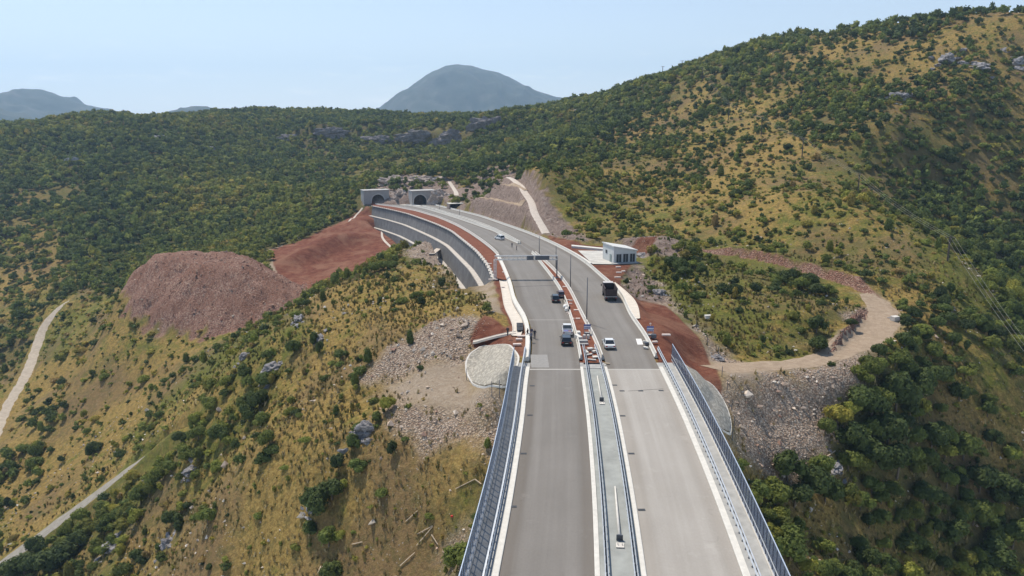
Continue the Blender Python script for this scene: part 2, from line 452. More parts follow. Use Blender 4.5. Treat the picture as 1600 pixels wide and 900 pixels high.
Z_RUB = [ZP([(757,491),(737,532),(722,556),(690,562),(640,584),(600,602),(575,592),(590,570),(620,540),(660,515),(700,500)]),
         ZP([(1345,556),(1300,566),(1250,576),(1200,584),(1165,590),(1140,602),(1128,625),(1142,660),(1143,700),(1175,738),(1235,765),(1270,728),(1300,690),(1322,640),(1340,600)]),
         ZP([(590,612),(640,640),(700,650),(790,660),(770,700),(700,690),(640,675),(600,640)]),
         ZP([(730,820),(700,850),(725,880),(745,850)]),
         ZP([(1352,487),(1332,524),(1296,556),(1290,548),(1325,516),(1340,488)]),
         ZP([(625,382),(670,374),(705,400),(700,420),(640,402)]),
         ZP([(1000,425),(1035,470),(1060,490),(1085,515),(1100,540),(1120,560),(1140,566),(1130,550),(1095,510),(1050,470),(1015,430)])]
Z_ROCK = [ZP([(728,320),(722,300),(742,280),(762,262),(800,255),(825,272),(850,300),(875,335),(905,362),(935,378),(900,378),(860,370),(783,350),(750,338)]),
          ZP([(560,322),(575,300),(600,283),(650,278),(700,278),(730,296),(728,320),(690,322)]),
          ZP([(970,374),(1030,366),(1078,390),(1055,402),(1010,402),(985,392)]),
          ZP([(966,444),(990,408),(1012,428),(1036,472),(1000,472),(980,458)])]
Z_GRV = [ZP([(590,602),(640,586),(700,562),(724,560),(728,585),(765,612),(795,632),(790,650),(700,645),(640,636)]),
         ZP([(1003,470),(1040,474),(1070,492),(1100,530),(1140,566),(1200,572),(1215,590),(1160,604),(1130,622),(1129,600),(1100,545),(1085,518),(1060,492),(1040,480)]),
         ZP([(412,394),(440,385),(455,410),(480,430),(500,445),(470,455),(440,440)]),
         ZP([(1350,458),(1395,470),(1410,500),(1390,530),(1355,550),(1330,560),(1380,500)]),
         ZP([(750,434),(765,432),(784,490),(765,488),(752,460)]),
         ZP([(640,395),(700,392),(740,430),(700,425)])]
# how wooded: photo pixel -> (tree cover, shrub cover, greenness of the grass)
VEG = [
 (30,260,.95,.0,.4),(120,240,.95,.0,.4),(200,230,.95,0,.4),(300,220,.95,0,.4),(400,200,.95,0,.4),(500,190,.95,0,.4),(600,190,.95,0,.4),(700,193,.95,0,.4),(780,190,.95,0,.4),
 (100,320,.75,.3,.5),(30,340,.6,.4,.2),(60,380,.55,.4,.2),(150,370,.8,.2,.3),(250,350,.95,0,.8),(350,320,.95,0,.9),(450,330,.95,0,.9),(520,290,.9,0,.6),(150,430,.8,.3,.5),(300,370,.95,0,.8),(380,375,.95,0,.8),(430,360,.9,.2,.8),(510,345,.8,.2,.5),
 (580,270,.6,.7,.5),(640,262,.55,.7,.4),(700,265,.55,.7,.4),(760,255,.65,.6,.4),(600,240,.65,.5,.5),(700,232,.65,.5,.5),(560,285,.6,.6,.4),(820,240,.8,.2,.3),
 (850,210,.9,.1,.4),(900,210,.95,.1,.4),(900,250,.9,.1,.4),(850,275,.6,.4,.3),(900,290,.35,.6,.5),(950,250,.8,.3,.4),(1000,240,.45,.4,.2),(1000,200,.4,.4,.1),(1040,180,.5,.3,.1),(950,190,.8,.2,.3),(1000,150,.9,.1,.3),(1060,130,.8,.2,.3),(950,320,.15,.6,.5),(1000,300,.12,.6,.2),(1050,260,.35,.5,.2),(1050,320,.08,.6,.2),(880,340,.2,.6,.4),
 (1100,150,.3,.4,.1),(1100,220,.15,.6,.1),(1150,120,.8,.2,.3),(1200,110,.7,.3,.2),(1170,180,.1,.5,.1),(1200,230,.1,.5,.1),(1250,170,.55,.4,.2),(1300,160,.7,.3,.2),(1350,190,.6,.4,.2),(1250,260,.1,.5,.2),(1150,280,.08,.6,.2),(1100,340,.05,.6,.3),(1200,340,.05,.55,.2),(1300,260,.25,.5,.3),(1300,330,.08,.55,.3),(1380,300,.35,.5,.3),(1400,370,.12,.5,.3),(1250,90,.5,.4,.1),(1300,80,.35,.4,.1),(1400,60,.35,.35,.1),(1450,90,.15,.35,0),(1500,60,.2,.4,.1),(1560,60,.15,.4,.1),(1580,120,.3,.5,.1),(1500,140,.4,.5,.2),(1400,240,.65,.6,.4),(1400,160,.5,.5,.2),(1440,250,.7,.6,.3),(1480,280,.75,.5,.3),(1430,310,.5,.6,.3),
 (1470,200,.55,.6,.3),(1550,180,.6,.5,.3),(1550,260,.6,.4,.3),(1500,300,.85,.2,.4),(1450,300,.75,.3,.4),(1560,350,.9,.1,.4),(1520,400,.9,.1,.4),(1590,420,.9,.1,.4),(1590,500,.9,.1,.4),
 (1450,390,.08,.5,.6),(1500,440,.1,.5,.6),(1430,450,.15,.55,.3),(1470,500,.35,.6,.3),(1550,560,.25,.5,.7),(1520,520,.3,.5,.5),(1400,540,.35,.5,.5),(1580,640,.5,.4,.4),
 (1020,400,.15,.5,.6),(1060,410,.5,.5,.7),(1050,450,.15,.5,.8),(1150,430,.15,.5,.5),(1240,440,.3,.5,.6),(1150,500,.04,.4,.5),(1250,500,.04,.4,.4),(1200,540,.03,.35,.3),(1300,480,.05,.4,.4),(1280,525,.12,.3,.4),
 (1380,600,.9,.3,.6),(1340,680,.85,.3,.6),(1430,620,.8,.4,.4),(1400,700,.9,.3,.4),(1450,740,.85,.3,.4),(1500,640,.35,.4,.2),(1550,680,.3,.4,.2),(1500,800,.75,.4,.4),(1580,760,.7,.4,.4),(1560,860,.9,.3,.4),(1270,760,.7,.4,.4),(1220,760,.8,.4,.4),(1290,800,.2,.4,.2),(1350,820,.25,.4,.2),(1260,850,.25,.4,.3),(1400,860,.3,.4,.3),(1330,780,.8,.4,.4),(1470,870,.5,.5,.4),
 (1200,680,.0,.06,.1),(1250,640,.0,.05,.1),(1160,590,0,.02,0),
 (640,440,.02,.3,.3),(700,450,.02,.15,.4),(560,450,.03,.35,.3),(600,400,.35,.5,.6),(580,412,.5,.5,.6),(520,480,.04,.3,.2),(600,520,.02,.15,.1),(650,540,.02,.12,.1),(560,560,.04,.3,.2),(500,560,.05,.3,.2),(700,600,0,.02,0),(640,610,0,.05,0),
 (440,520,.15,.6,.6),(400,560,.3,.6,.7),(340,560,.1,.6,.7),(260,520,.02,.5,.3),(200,530,.02,.45,.2),(150,500,.08,.55,.4),(150,560,.02,.45,.2),(100,520,.1,.5,.5),(100,600,.05,.35,.1),(200,600,.03,.3,.1),(300,620,.08,.45,.3),(350,620,.25,.6,.6),(320,680,.3,.6,.8),(260,720,.35,.6,.8),(200,780,.4,.6,.8),(130,640,.05,.25,.1),(60,680,.35,.5,.2),(30,740,.4,.5,.2),(100,740,.08,.3,.2),(150,720,.04,.3,.3),(60,800,.04,.3,.3),(100,850,.5,.5,.6),(60,890,.8,.4,.5),(150,830,.2,.5,.7),
 (30,480,.35,.5,.5),(20,540,.3,.5,.3),(20,440,.3,.5,.1),(50,600,.02,.2,.1),
 (300,760,.25,.5,.5),(250,850,.08,.4,.4),(350,780,.06,.35,.1),(400,720,.15,.35,.2),(450,650,.05,.35,.3),(500,700,.06,.35,.2),(550,660,.15,.35,.5),(500,780,.18,.3,.3),(600,720,.03,.2,.1),(600,800,.02,.2,.2),(650,760,.01,.1,.1),(450,860,.03,.25,.3),(600,880,.03,.25,.3),(350,870,.05,.3,.3),(680,840,.03,.2,.2),(700,870,.15,.4,.5),(740,880,.3,.4,.6),
]
_vg = G([(a, b) for a, b, *_ in VEG])
_vx, _vy = np.arctan2(_vg[:, 0], _vg[:, 1]), np.log(np.hypot(_vg[:, 0], _vg[:, 1]))
_vv = np.array([c[2:] for c in VEG])
def cover(x, y):
    """tree cover, shrub cover, greenness at world points"""
    a, r = np.arctan2(x, y), np.log(np.hypot(x, y) + 1)
    sh = a.shape
    a, r = a.ravel(), r.ravel()
    out = np.empty((a.size, 3))
    for s in range(0, a.size, 40000):
        e = s + 40000
        d2 = (a[s:e, None] - _vx[None]) ** 2 * 1.0 + ((r[s:e, None] - _vy[None]) * 0.45) ** 2
        w = 1 / (d2 + 2e-5) ** 2
        w /= w.sum(1)[:, None]
        out[s:e] = w @ _vv
    return out.reshape(sh + (3,))

def zone_masks(x, y):
    n1 = fbm(x, y, 5.0, 91, 3)
    amp = np.clip(np.hypot(x, y) / 150, .6, 3)
    def grp(polys, fe=0.7, nz=1.2):
        out = np.zeros(x.shape)
        for P in polys:
            m = (x > P[:, 0].min() - 6) & (x < P[:, 0].max() + 6) & (y > P[:, 1].min() - 6) & (y < P[:, 1].max() + 6)
            if m.any():
                d = sdist(P, x[m], y[m]) + n1[m] * nz * amp[m]
                out[m] = np.maximum(out[m], 1 - sstep(-fe, fe, d))
        return out
    red = grp(Z_RED, .3, .5); rub = grp(Z_RUB, 2.6, 4.0); rock = grp(Z_ROCK, 1.5, 2.5); grv = grp(Z_GRV, 2.5, 2.6)
    hp = grp([HEAP], 1.2, 2.8)
    for Lb, wd in ((BANK1, 1.6), (BANK2, 1.5)):
        m = (x > Lb[:, 0].min() - 6) & (x < Lb[:, 0].max() + 6) & (y > Lb[:, 1].min() - 6) & (y < Lb[:, 1].max() + 6)
        d, sd_, par = ldist(Lb, x[m], y[m])
        k_ = (1 - sstep(wd * .5, wd, d + n1[m])) * (sd_ * d > -.8); hp[m] = np.maximum(hp[m], k_); red[m] = np.maximum(red[m], k_ * .45)
    return red, rub, rock, grv, hp

def new_mesh_np(name, verts, faces, mat=None, smooth_=True, attrs=None, parent=None, link=True):
    """verts (n,3), faces (m,k) constant k or list of arrays"""
    me = bpy.data.meshes.new(name)
    nv = len(verts)
    me.vertices.add(nv)
    me.vertices.foreach_set("co", np.ascontiguousarray(verts, dtype=np.float32).ravel())
    faces = np.asarray(faces, dtype=np.int32)
    k = faces.shape[1]
    me.loops.add(faces.size)
    me.loops.foreach_set("vertex_index", faces.ravel())
    me.polygons.add(len(faces))
    me.polygons.foreach_set("loop_start", np.arange(0, faces.size, k, dtype=np.int32))
    me.polygons.foreach_set("use_smooth", np.full(len(faces), smooth_, dtype=bool))
    me.update(calc_edges=True)
    if attrs:
        for an, data in attrs.items():
            ca = me.color_attributes.new(an, 'FLOAT_COLOR', 'POINT')
            ca.data.foreach_set("color", np.ascontiguousarray(data, dtype=np.float32).ravel())
    if mat: me.materials.append(mat)
    ob = bpy.data.objects.new(name, me)
    if link: COL.objects.link(ob)
    if parent: ob.parent = parent
    return ob
def tag(o, label=None, cat=None, group=None, kind=None):
    if label: o["label"] = label
    if cat: o["category"] = cat
    if group: o["group"] = group
    if kind: o["kind"] = kind
    return o

# ------------------------------------------------------------------ materials
def mat(name): 
    m = bpy.data.materials.new(name); m.use_nodes = True
    return m
class NT:
    def __init__(s, m):
        s.t = m.node_tree; s.n = s.t.nodes; s.b = s.n["Principled BSDF"]
    def node(s, t, **k):
        n = s.n.new(t)
        for a, v in k.items(): setattr(n, a, v)
        return n
    def link(s, a, b): s.t.links.new(a, b)
    def noise(s, scale, detail=4, rough=.6, co=None, dist=0):
        n = s.node("ShaderNodeTexNoise"); n.inputs["Scale"].default_value = scale; n.inputs["Detail"].default_value = detail; n.inputs["Roughness"].default_value = rough
        n.inputs["Distortion"].default_value = dist
        s.link(co if co is not None else s.pos(), n.inputs["Vector"]); return n.outputs["Fac"]
    def pos(s):
        if not hasattr(s, "_p"): s._p = s.node("ShaderNodeNewGeometry").outputs["Position"]
        return s._p
    def ramp(s, fac, stops, interp='LINEAR'):
        r = s.node("ShaderNodeValToRGB"); r.color_ramp.interpolation = interp
        e = r.color_ramp.elements
        while len(e) < len(stops): e.new(.5)
        for i, (p, c) in enumerate(stops):
            e[i].position = p; e[i].color = (*c, 1) if len(c) == 3 else c
        s.link(fac, r.inputs[0]); return r.outputs[0]
    def mix(s, fac, a, b, mode='MIX'):
        n = s.node("ShaderNodeMix", data_type='RGBA', blend_type=mode)
        for i, v in ((0, fac), (6, a), (7, b)):
            if isinstance(v, (int, float)): n.inputs[i].default_value = v
            elif isinstance(v, tuple): n.inputs[i].default_value = (*v, 1)
            else: s.link(v, n.inputs[i])
        return n.outputs[2]
    def math(s, op, a, b=None):
        n = s.node("ShaderNodeMath", operation=op)
        for i, v in enumerate((a, b)):
            if v is None: continue
            if isinstance(v, (int, float)): n.inputs[i].default_value = v
            else: s.link(v, n.inputs[i])
        return n.outputs[0]
    def bump(s, h, strength, dist=.1):
        n = s.node("ShaderNodeBump"); n.inputs["Strength"].default_value = strength; n.inputs["Distance"].default_value = dist
        s.link(h, n.inputs["Height"]); s.link(n.outputs[0], s.b.inputs["Normal"]); return n
    def attr(s, name):
        a = s.node("ShaderNodeAttribute", attribute_name=name)
        sp = s.node("ShaderNodeSeparateColor"); s.link(a.outputs["Color"], sp.inputs[0])
        return sp.outputs[0], sp.outputs[1], sp.outputs[2], a.outputs["Alpha"]
def simple(name, col, rough=.8, var=.15, scale=2.0, metal=0.0, bump=0.0, spec=.3):
    m = mat(name); t = NT(m)
    n = t.noise(scale, 5, .65)
    lo = tuple(c * (1 - var) for c in col); hi = tuple(min(1, c * (1 + var)) for c in col)
    t.link(t.ramp(n, [(.3, lo), (.7, hi)]), t.b.inputs["Base Color"])
    t.b.inputs["Roughness"].default_value = rough; t.b.inputs["Metallic"].default_value = metal
    t.b.inputs["Specular IOR Level"].default_value = spec
    if bump: t.bump(t.noise(scale * 4, 4, .7), bump, .05)
    return m

M_GROUND = mat("hillside_ground")
t = NT(M_GROUND)
zr_, zg_, zb_, za_ = t.attr("zone"); vr_, vg_, vb_, va_ = t.attr("veg")
n_big = t.noise(.035, 4, .6); n_mid = t.noise(.22, 5, .7); n_f = t.noise(1.3, 5, .8); n_ff = t.noise(4.5, 3, .8); n_c = t.noise(.62, 3, .75)
straw = t.ramp(n_f, [(.25, (.10, .068, .024)), (.42, (.235, .155, .048)), (.56, (.36, .245, .075)), (.75, (.50, .37, .15))])
green = t.ramp(n_f, [(.3, (.05, .062, .014)), (.5, (.145, .15, .030)), (.7, (.26, .23, .052))])
brown = t.ramp(n_ff, [(.3, (.10, .06, .035)), (.7, (.27, .18, .11))])
gsel = t.math('MULTIPLY', t.math('SUBTRACT', t.math('ADD', n_mid, t.math('MULTIPLY', va_, .46)), .56), 5.0)
gsel = t.node("ShaderNodeClamp").outputs[0] if False else gsel
cl = t.node("ShaderNodeClamp"); t.link(gsel, cl.inputs[0])
c = t.mix(cl.outputs[0], straw, green)
bs = t.node("ShaderNodeMapRange"); bs.inputs[1].default_value = .47; bs.inputs[2].default_value = .62; t.link(n_big, bs.inputs[0])
c = t.mix(t.math('MULTIPLY', bs.outputs[0], .6), c, brown)
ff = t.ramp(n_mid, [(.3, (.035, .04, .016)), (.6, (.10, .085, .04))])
tus = t.node("ShaderNodeMapRange"); tus.inputs[1].default_value = .50; tus.inputs[2].default_value = .60; t.link(n_c, tus.inputs[0])
c = t.mix(t.math('MULTIPLY', tus.outputs[0], .55), c, t.ramp(n_ff, [(.3, (.07, .07, .025)), (.7, (.19, .155, .055))]))
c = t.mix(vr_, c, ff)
# stones showing through the grass
vo = t.node("ShaderNodeTexVoronoi", feature='F1'); vo.inputs["Scale"].default_value = 1.1; t.link(t.pos(), vo.inputs["Vector"])
st = t.node("ShaderNodeMapRange"); st.inputs[1].default_value = .16; st.inputs[2].default_value = .10; t.link(vo.outputs["Distance"], st.inputs[0])
stn = t.node("ShaderNodeMapRange"); stn.inputs[1].default_value = .5; stn.inputs[2].default_value = .62; t.link(t.noise(.12, 3, .6), stn.inputs[0])
c = t.mix(t.math('MULTIPLY', t.math('MULTIPLY', st.outputs[0], stn.outputs[0]), .8), c, (.42, .37, .32))
gravel = t.ramp(n_f, [(.25, (.27, .20, .14)), (.5, (.38, .30, .22)), (.75, (.48, .40, .31))])
c = t.mix(za_, c, gravel)
v2 = t.node("ShaderNodeTexVoronoi", feature='F1'); v2.inputs["Scale"].default_value = 2.5; t.link(t.pos(), v2.inputs["Vector"])
rubc = t.ramp(v2.outputs["Color"], [(.1, (.29, .205, .15)), (.5, (.49, .375, .285)), (.9, (.64, .53, .43))])
rubc = t.mix(t.ramp(v2.outputs["Distance"], [(.35, (0, 0, 0)), (.62, (.55, .55, .55))]), rubc, (.14, .10, .07))
c = t.mix(zg_, c, rubc)
wv = t.noise(.5, 6, .75, dist=1.0)
rockc = t.ramp(wv, [(.28, (.12, .085, .075)), (.45, (.26, .19, .155)), (.6, (.36, .28, .235)), (.75, (.46, .40, .35))])
c = t.mix(zb_, c, rockc)
redc = t.ramp(t.noise(.35, 6, .75), [(.3, (.11, .036, .022)), (.5, (.185, .066, .040)), (.7, (.27, .115, .07))])
redc = t.mix(t.ramp(t.noise(.06, 4, .65, dist=1.2), [(.46, (0, 0, 0)), (.62, (.65, .65, .65))]), redc, (.31, .165, .105))
redc = t.mix(t.ramp(t.noise(2.2, 4, .8), [(.35, (.35, .35, .35)), (.55, (0, 0, 0))]), redc, (.08, .03, .02))
c = t.mix(zr_, c, redc)
heapc = t.ramp(v2.outputs["Color"], [(.1, (.19, .098, .075)), (.5, (.325, .185, .135)), (.9, (.50, .345, .265))])
heapc = t.mix(t.ramp(t.noise(.09, 3, .6), [(.42, (0, 0, 0)), (.58, (.5, .5, .5))]), heapc, (.25, .12, .08))
c = t.mix(vb_, c, heapc)
t.link(c, t.b.inputs["Base Color"])
t.b.inputs["Roughness"].default_value = .95; t.b.inputs["Specular IOR Level"].default_value = .1
hh = t.math('ADD', t.math('MULTIPLY', n_f, .7), t.math('MULTIPLY', t.math('SUBTRACT', 1.0, v2.outputs["Distance"]), t.math('MULTIPLY', t.math('ADD', zg_, vb_), .8)))
hh = t.math('ADD', hh, t.math('MULTIPLY', wv, t.math('MULTIPLY', zb_, 2.0)))
t.bump(hh, 1.0, .8)

# ------------------------------------------------------------------ the ground sheet: fine near the camera, coarse towards the horizon
NA = 940
az = np.radians(np.linspace(-56, 56, NA))
rr = np.concatenate([np.geomspace(22, 1500, 800), np.geomspace(1500, 9000, 40)[1:]])
RR_, AA = np.meshgrid(rr, az, indexing='ij')
GX, GY = RR_ * np.sin(AA), RR_ * np.cos(AA)
GZ = terrain(GX, GY)
red, rub, rock, grv, hpz = zone_masks(GX, GY)
cov = cover(GX, GY)
calm = np.ones(GX.shape)
for k, L in TRACKS.items():
    m = (GX > L[:, 0].min() - 9) & (GX < L[:, 0].max() + 9) & (GY > L[:, 1].min() - 9) & (GY < L[:, 1].max() + 9)
    d, _, par = ldist(L, GX[m], GY[m])
    calm[m] = np.minimum(calm[m], sstep(3.8, 6, d))
m = in_road_near(GX, GY)
dcor = np.full(GX.shape, 99.0); dcor[m] = sdist(corr, GX[m], GY[m])
calm = np.minimum(calm, sstep(0.3, 3.0, dcor))
m = (GX > 0) & (GX < 60) & (GY > 195) & (GY < 270)
calm[m] = np.minimum(calm[m], sstep(1, 5, sdist(PAD, GX[m], GY[m])))
smoothz = np.clip(red + grv, 0, 1) * (1 - hpz)
amp = (0.16 + 0.55 * rock + 0.30 * rub + 0.5 * hpz + 0.9 * cov[..., 0] * sstep(150, 500, RR_)) * (1 - .75 * smoothz) * calm
GZ = GZ + fbm(GX, GY, 2.2, 3, 3, .6) * amp + fbm(GX, GY, 16, 8, 4, .6) * (1.1 * sstep(0, 14, dcor) * calm * (1 - .8 * smoothz)) + fbm(GX, GY, 70, 12, 3) * 4.5 * sstep(350, 800, RR_) + (.35 - np.abs(fbm(GX * 1.0 + GY * .25, GY * .6, 105, 33, 3, .45))) * 15.0 * sstep(470, 700, RR_) * sstep(0, 60, dcor) * (1 - .5 * sstep(900, 1150, RR_))
# gullies on bare red slopes
idx = np.arange(GX.size).reshape(GX.shape)
F = np.stack([idx[:-1, :-1], idx[:-1, 1:], idx[1:, 1:], idx[1:, :-1]], -1).reshape(-1, 4)[:, ::-1]
zone = np.stack([red, rub, rock, grv], -1).reshape(-1, 4)
gn = fbm(GX, GY, 30, 55, 4)
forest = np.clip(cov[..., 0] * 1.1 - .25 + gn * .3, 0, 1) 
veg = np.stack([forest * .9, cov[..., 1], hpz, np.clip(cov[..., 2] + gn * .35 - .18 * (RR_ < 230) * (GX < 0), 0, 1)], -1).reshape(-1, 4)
ground = new_mesh_np("ground", np.stack([GX, GY, GZ], -1).reshape(-1, 3), F, M_GROUND, True, {"zone": zone, "veg": veg})
tag(ground, "dry grass hillsides with bare red earth, rubble and rock cuts", "ground", kind="structure")
def hgt(x, y):
    """height of the ground sheet (bilinear in its polar grid)"""
    x = np.asarray(x, float); y = np.asarray(y, float)
    a = (np.arctan2(x, y) - az[0]) / (az[1] - az[0]); r = np.hypot(x, y)
    i = np.clip(np.searchsorted(rr, r) - 1, 0, len(rr) - 2)
    fr = (r - rr[i]) / (rr[i + 1] - rr[i])
    j = np.clip(np.floor(a).astype(int), 0, NA - 2); fa = np.clip(a - j, 0, 1); fr = np.clip(fr, 0, 1)
    return (GZ[i, j] * (1 - fr) * (1 - fa) + GZ[i + 1, j] * fr * (1 - fa) + GZ[i, j + 1] * (1 - fr) * fa + GZ[i + 1, j + 1] * fr * fa)

# draped tracks
def drape_strip(name, L, m, lift=.07, rag=.35):
    C = L[:, :3]; 
    T = np.gradient(C[:, :2], axis=0); T /= np.linalg.norm(T, axis=1)[:, None]
    N = np.stack([T[:, 1], -T[:, 0]], 1)
    rows = []
    nn = 9
    for j in range(nn):
        f = j / (nn - 1) * 2 - 1
        w = L[:, 3] * (1 + rag * .6 * vnoise(C[:, 0] * 1.0 + 40 * (f > 0), C[:, 1], 2.0, 5)) if abs(f) > .7 else L[:, 3]
        P = C[:, :2] + N * (f * w)[:, None]
        z = C[:, 2] * 0 + np.maximum(hgt(P[:, 0], P[:, 1]) + lift * (1 - .8 * (abs(f) > .9)), -1e3)
        rows.append(np.column_stack([P, z]))
    V = np.stack(rows, 1).reshape(-1, 3)
    n = len(C); id_ = np.arange(n * nn).reshape(n, nn)
    Fq = np.stack([id_[:-1, :-1], id_[:-1, 1:], id_[1:, 1:], id_[1:, :-1]], -1).reshape(-1, 4)
    return new_mesh_np(name, V, Fq, m, True)
def trackmat(name, a, b, c_, sc=.8):
    m = mat(name); t = NT(m)
    n1 = t.noise(sc, 6, .75); n2 = t.noise(sc * 6, 3, .7)
    col = t.ramp(n1, [(.3, a), (.5, b), (.72, c_)])
    col = t.mix(.25, col, t.ramp(n2, [(.3, a), (.7, c_)]))
    col = t.mix(t.ramp(t.noise(.25, 5, .7, dist=1.5), [(.48, (0, 0, 0)), (.64, (.5, .5, .5))]), col, tuple(q * .72 for q in b))
    t.link(col, t.b.inputs["Base Color"]); t.b.inputs["Roughness"].default_value = .95; t.b.inputs["Specular IOR Level"].default_value = .1
    t.bump(n2, .7, .2)
    return m
M_DIRT = trackmat("dirt_track_surface", (.25, .18, .125), (.36, .275, .195), (.45, .36, .27))
M_PALE = trackmat("pale_track_surface", (.33, .27, .20), (.46, .39, .31), (.55, .48, .39))
M_LANE = trackmat("worn_lane_surface", (.20, .18, .15), (.30, .275, .235), (.38, .35, .30))
M_CHUTE = trackmat("pale_concrete_path", (.45, .38, .31), (.58, .51, .44), (.68, .62, .55), 1.5)
tag(drape_strip("dirt_track", TRACKS['right'], M_DIRT), "tan dirt track curving round the scrubby knoll beside the bridge", "dirt track", kind="structure")
tag(drape_strip("dirt_track", TRACKS['left'], M_PALE), "pale dirt track running down the left valley edge", "dirt track", kind="structure")
tag(drape_strip("lane", TRACKS['lane'], M_LANE), "narrow grey lane crossing the grassy slope lower left", "lane", kind="structure")
tag(drape_strip("path", TRACKS['chute'], M_CHUTE, .12, 0), "pale concrete path climbing the edge of the terraced rock cut", "path", kind="structure")
tag(drape_strip("path", TRACKS['portalchute'], M_CHUTE, .15, 0), "short pale path winding down the rock beside the tunnel", "path", kind="structure")

for _B, _lb in zip(BENCHES, ("lower pale bench line along the terraced rock cut", "upper pale bench line along the terraced rock cut")):
    _L = smooth(resample(np.column_stack([_B, np.full(len(_B), 1.1)]), 1.0), 2, 1)
    tag(drape_strip("path", _L, M_DIRT, .35, .8), _lb, kind="structure")
# ------------------------------------------------------------------ mesh helpers
class MB:
    def __init__(s): s.v = []; s.f = []; s.mi = []
    def quad(s, a, b, c, d, mi=0):
        n = len(s.v); s.v += [tuple(a), tuple(b), tuple(c), tuple(d)]; s.f.append((n, n + 1, n + 2, n + 3)); s.mi.append(mi)
    def poly(s, pts, mi=0):
        n = len(s.v); s.v += [tuple(p) for p in pts]; s.f.append(tuple(range(n, n + len(pts)))); s.mi.append(mi)
    def box(s, c, d, rot=0.0, mi=0, taper=1.0):
        cx, cy, cz = c; dx, dy, dz = d[0] / 2, d[1] / 2, d[2] / 2
        n = len(s.v); co, si = math.cos(rot), math.sin(rot)
        for z, k in ((-dz, 1), (dz, taper)):
            for x, y in ((-dx, -dy), (dx, -dy), (dx, dy), (-dx, dy)):
                x *= k; y *= k
                s.v.append((cx + x * co - y * si, cy + x * si + y * co, cz + z))
        for f in ((0, 3, 2, 1), (4, 5, 6, 7), (0, 1, 5, 4), (1, 2, 6, 5), (2, 3, 7, 6), (3, 0, 4, 7)):
            s.f.append(tuple(n + i for i in f)); s.mi.append(mi)
    def tube(s, a, b, r0, r1=None, n=8, mi=0):
        r1 = r0 if r1 is None else r1
        a, b = Vector(a), Vector(b); d = (b - a).normalized()
        u = d.orthogonal().normalized(); w = d.cross(u)
        k = len(s.v)
        for p, r in ((a, r0), (b, r1)):
            for i in range(n):
                t_ = 2 * math.pi * i / n
                s.v.append(tuple(p + u * (r * math.cos(t_)) + w * (r * math.sin(t_))))
        for i in range(n):
            j = (i + 1) % n
            s.f.append((k + i, k + j, k + n + j, k + n + i)); s.mi.append(mi)
        s.f.append(tuple(k + i for i in reversed(range(n)))); s.mi.append(mi)
        s.f.append(tuple(k + n + i for i in range(n))); s.mi.append(mi)
    def build(s, name, mats, parent=None, smooth_=False, bevel=0):
        me = bpy.data.meshes.new(name)
        me.from_pydata(s.v, [], s.f)
        if not isinstance(mats, (list, tuple)): mats = [mats]
        for m in mats: me.materials.append(m)
        me.polygons.foreach_set("material_index", s.mi)
        me.polygons.foreach_set("use_smooth", [smooth_] * len(s.f))
        me.update()
        o = bpy.data.objects.new(name, me); COL.objects.link(o)
        if parent: o.parent = parent
        if bevel:
            b = o.modifiers.new("bevel", 'BEVEL'); b.width = bevel; b.segments = 1; b.limit_method = 'ANGLE'
        return o
def empty(name, loc, rz=0):
    o = bpy.data.objects.new(name, None); COL.objects.link(o); o.location = loc; o.rotation_euler = (0, 0, rz)
    o.empty_display_size = .3
    return o
def kids(o): return [c for c in bpy.data.objects if c.parent == o]
def copy_tree(o, loc=None, rz=None, label=None, children=None):
    c = o.copy(); COL.objects.link(c)
    if loc is not None: c.location = loc
    if rz is not None: c.rotation_euler = (0, 0, rz)
    if label: c["label"] = label
    for ch in (children if children is not None else kids(o)):
        d = ch.copy(); COL.objects.link(d); d.parent = c
        for g in (kids(ch) if children is None else []):
            e = g.copy(); COL.objects.link(e); e.parent = d
    return c
def sweep(name, line, prof, mats, parent=None, closed=True, mi=None):
    """prof: list of (sideways offset (+ = right of travel), height above line)"""
    P = np.asarray(line, float)
    T = np.gradient(P[:, :2], axis=0); T /= np.linalg.norm(T, axis=1)[:, None] + 1e-9
    N = np.stack([T[:, 1], -T[:, 0]], 1)
    V = np.stack([np.column_stack([P[:, :2] + N * o, P[:, 2] + h]) for o, h in prof], 1)
    n, k = V.shape[:2]
    mb = MB(); mb.v = [tuple(p) for p in V.reshape(-1, 3)]
    for i in range(n - 1):
        for j in range(k if closed else k - 1):
            j2 = (j + 1) % k
            mb.f.append((i * k + j, i * k + j2, (i + 1) * k + j2, (i + 1) * k + j)); mb.mi.append(mi[j] if mi else 0)
    if closed:
        mb.f.append(tuple(range(k))[::-1]); mb.mi.append(0)
        mb.f.append(tuple((n - 1) * k + j for j in range(k))); mb.mi.append(0)
    return mb.build(name, mats, parent)
def rect(o0, o1, z0, z1): return [(o0, z0), (o0, z1), (o1, z1), (o1, z0)]
def cut_line(P, y0, y1):
    m = (P[:, 1] >= y0) & (P[:, 1] <= y1)
    return P[m]
def at_y(P, y):
    return np.array([np.interp(y, P[:, 1], P[:, k]) for k in range(3)])
def pair(Lft, Rgt, n):
    def rs(P):
        s = np.concatenate([[0], np.cumsum(np.linalg.norm(np.diff(P[:, :2], axis=0), axis=1))])
        t_ = np.linspace(0, s[-1], n); return np.stack([np.interp(t_, s, P[:, k]) for k in range(3)], 1)
    return rs(Lft), rs(Rgt)
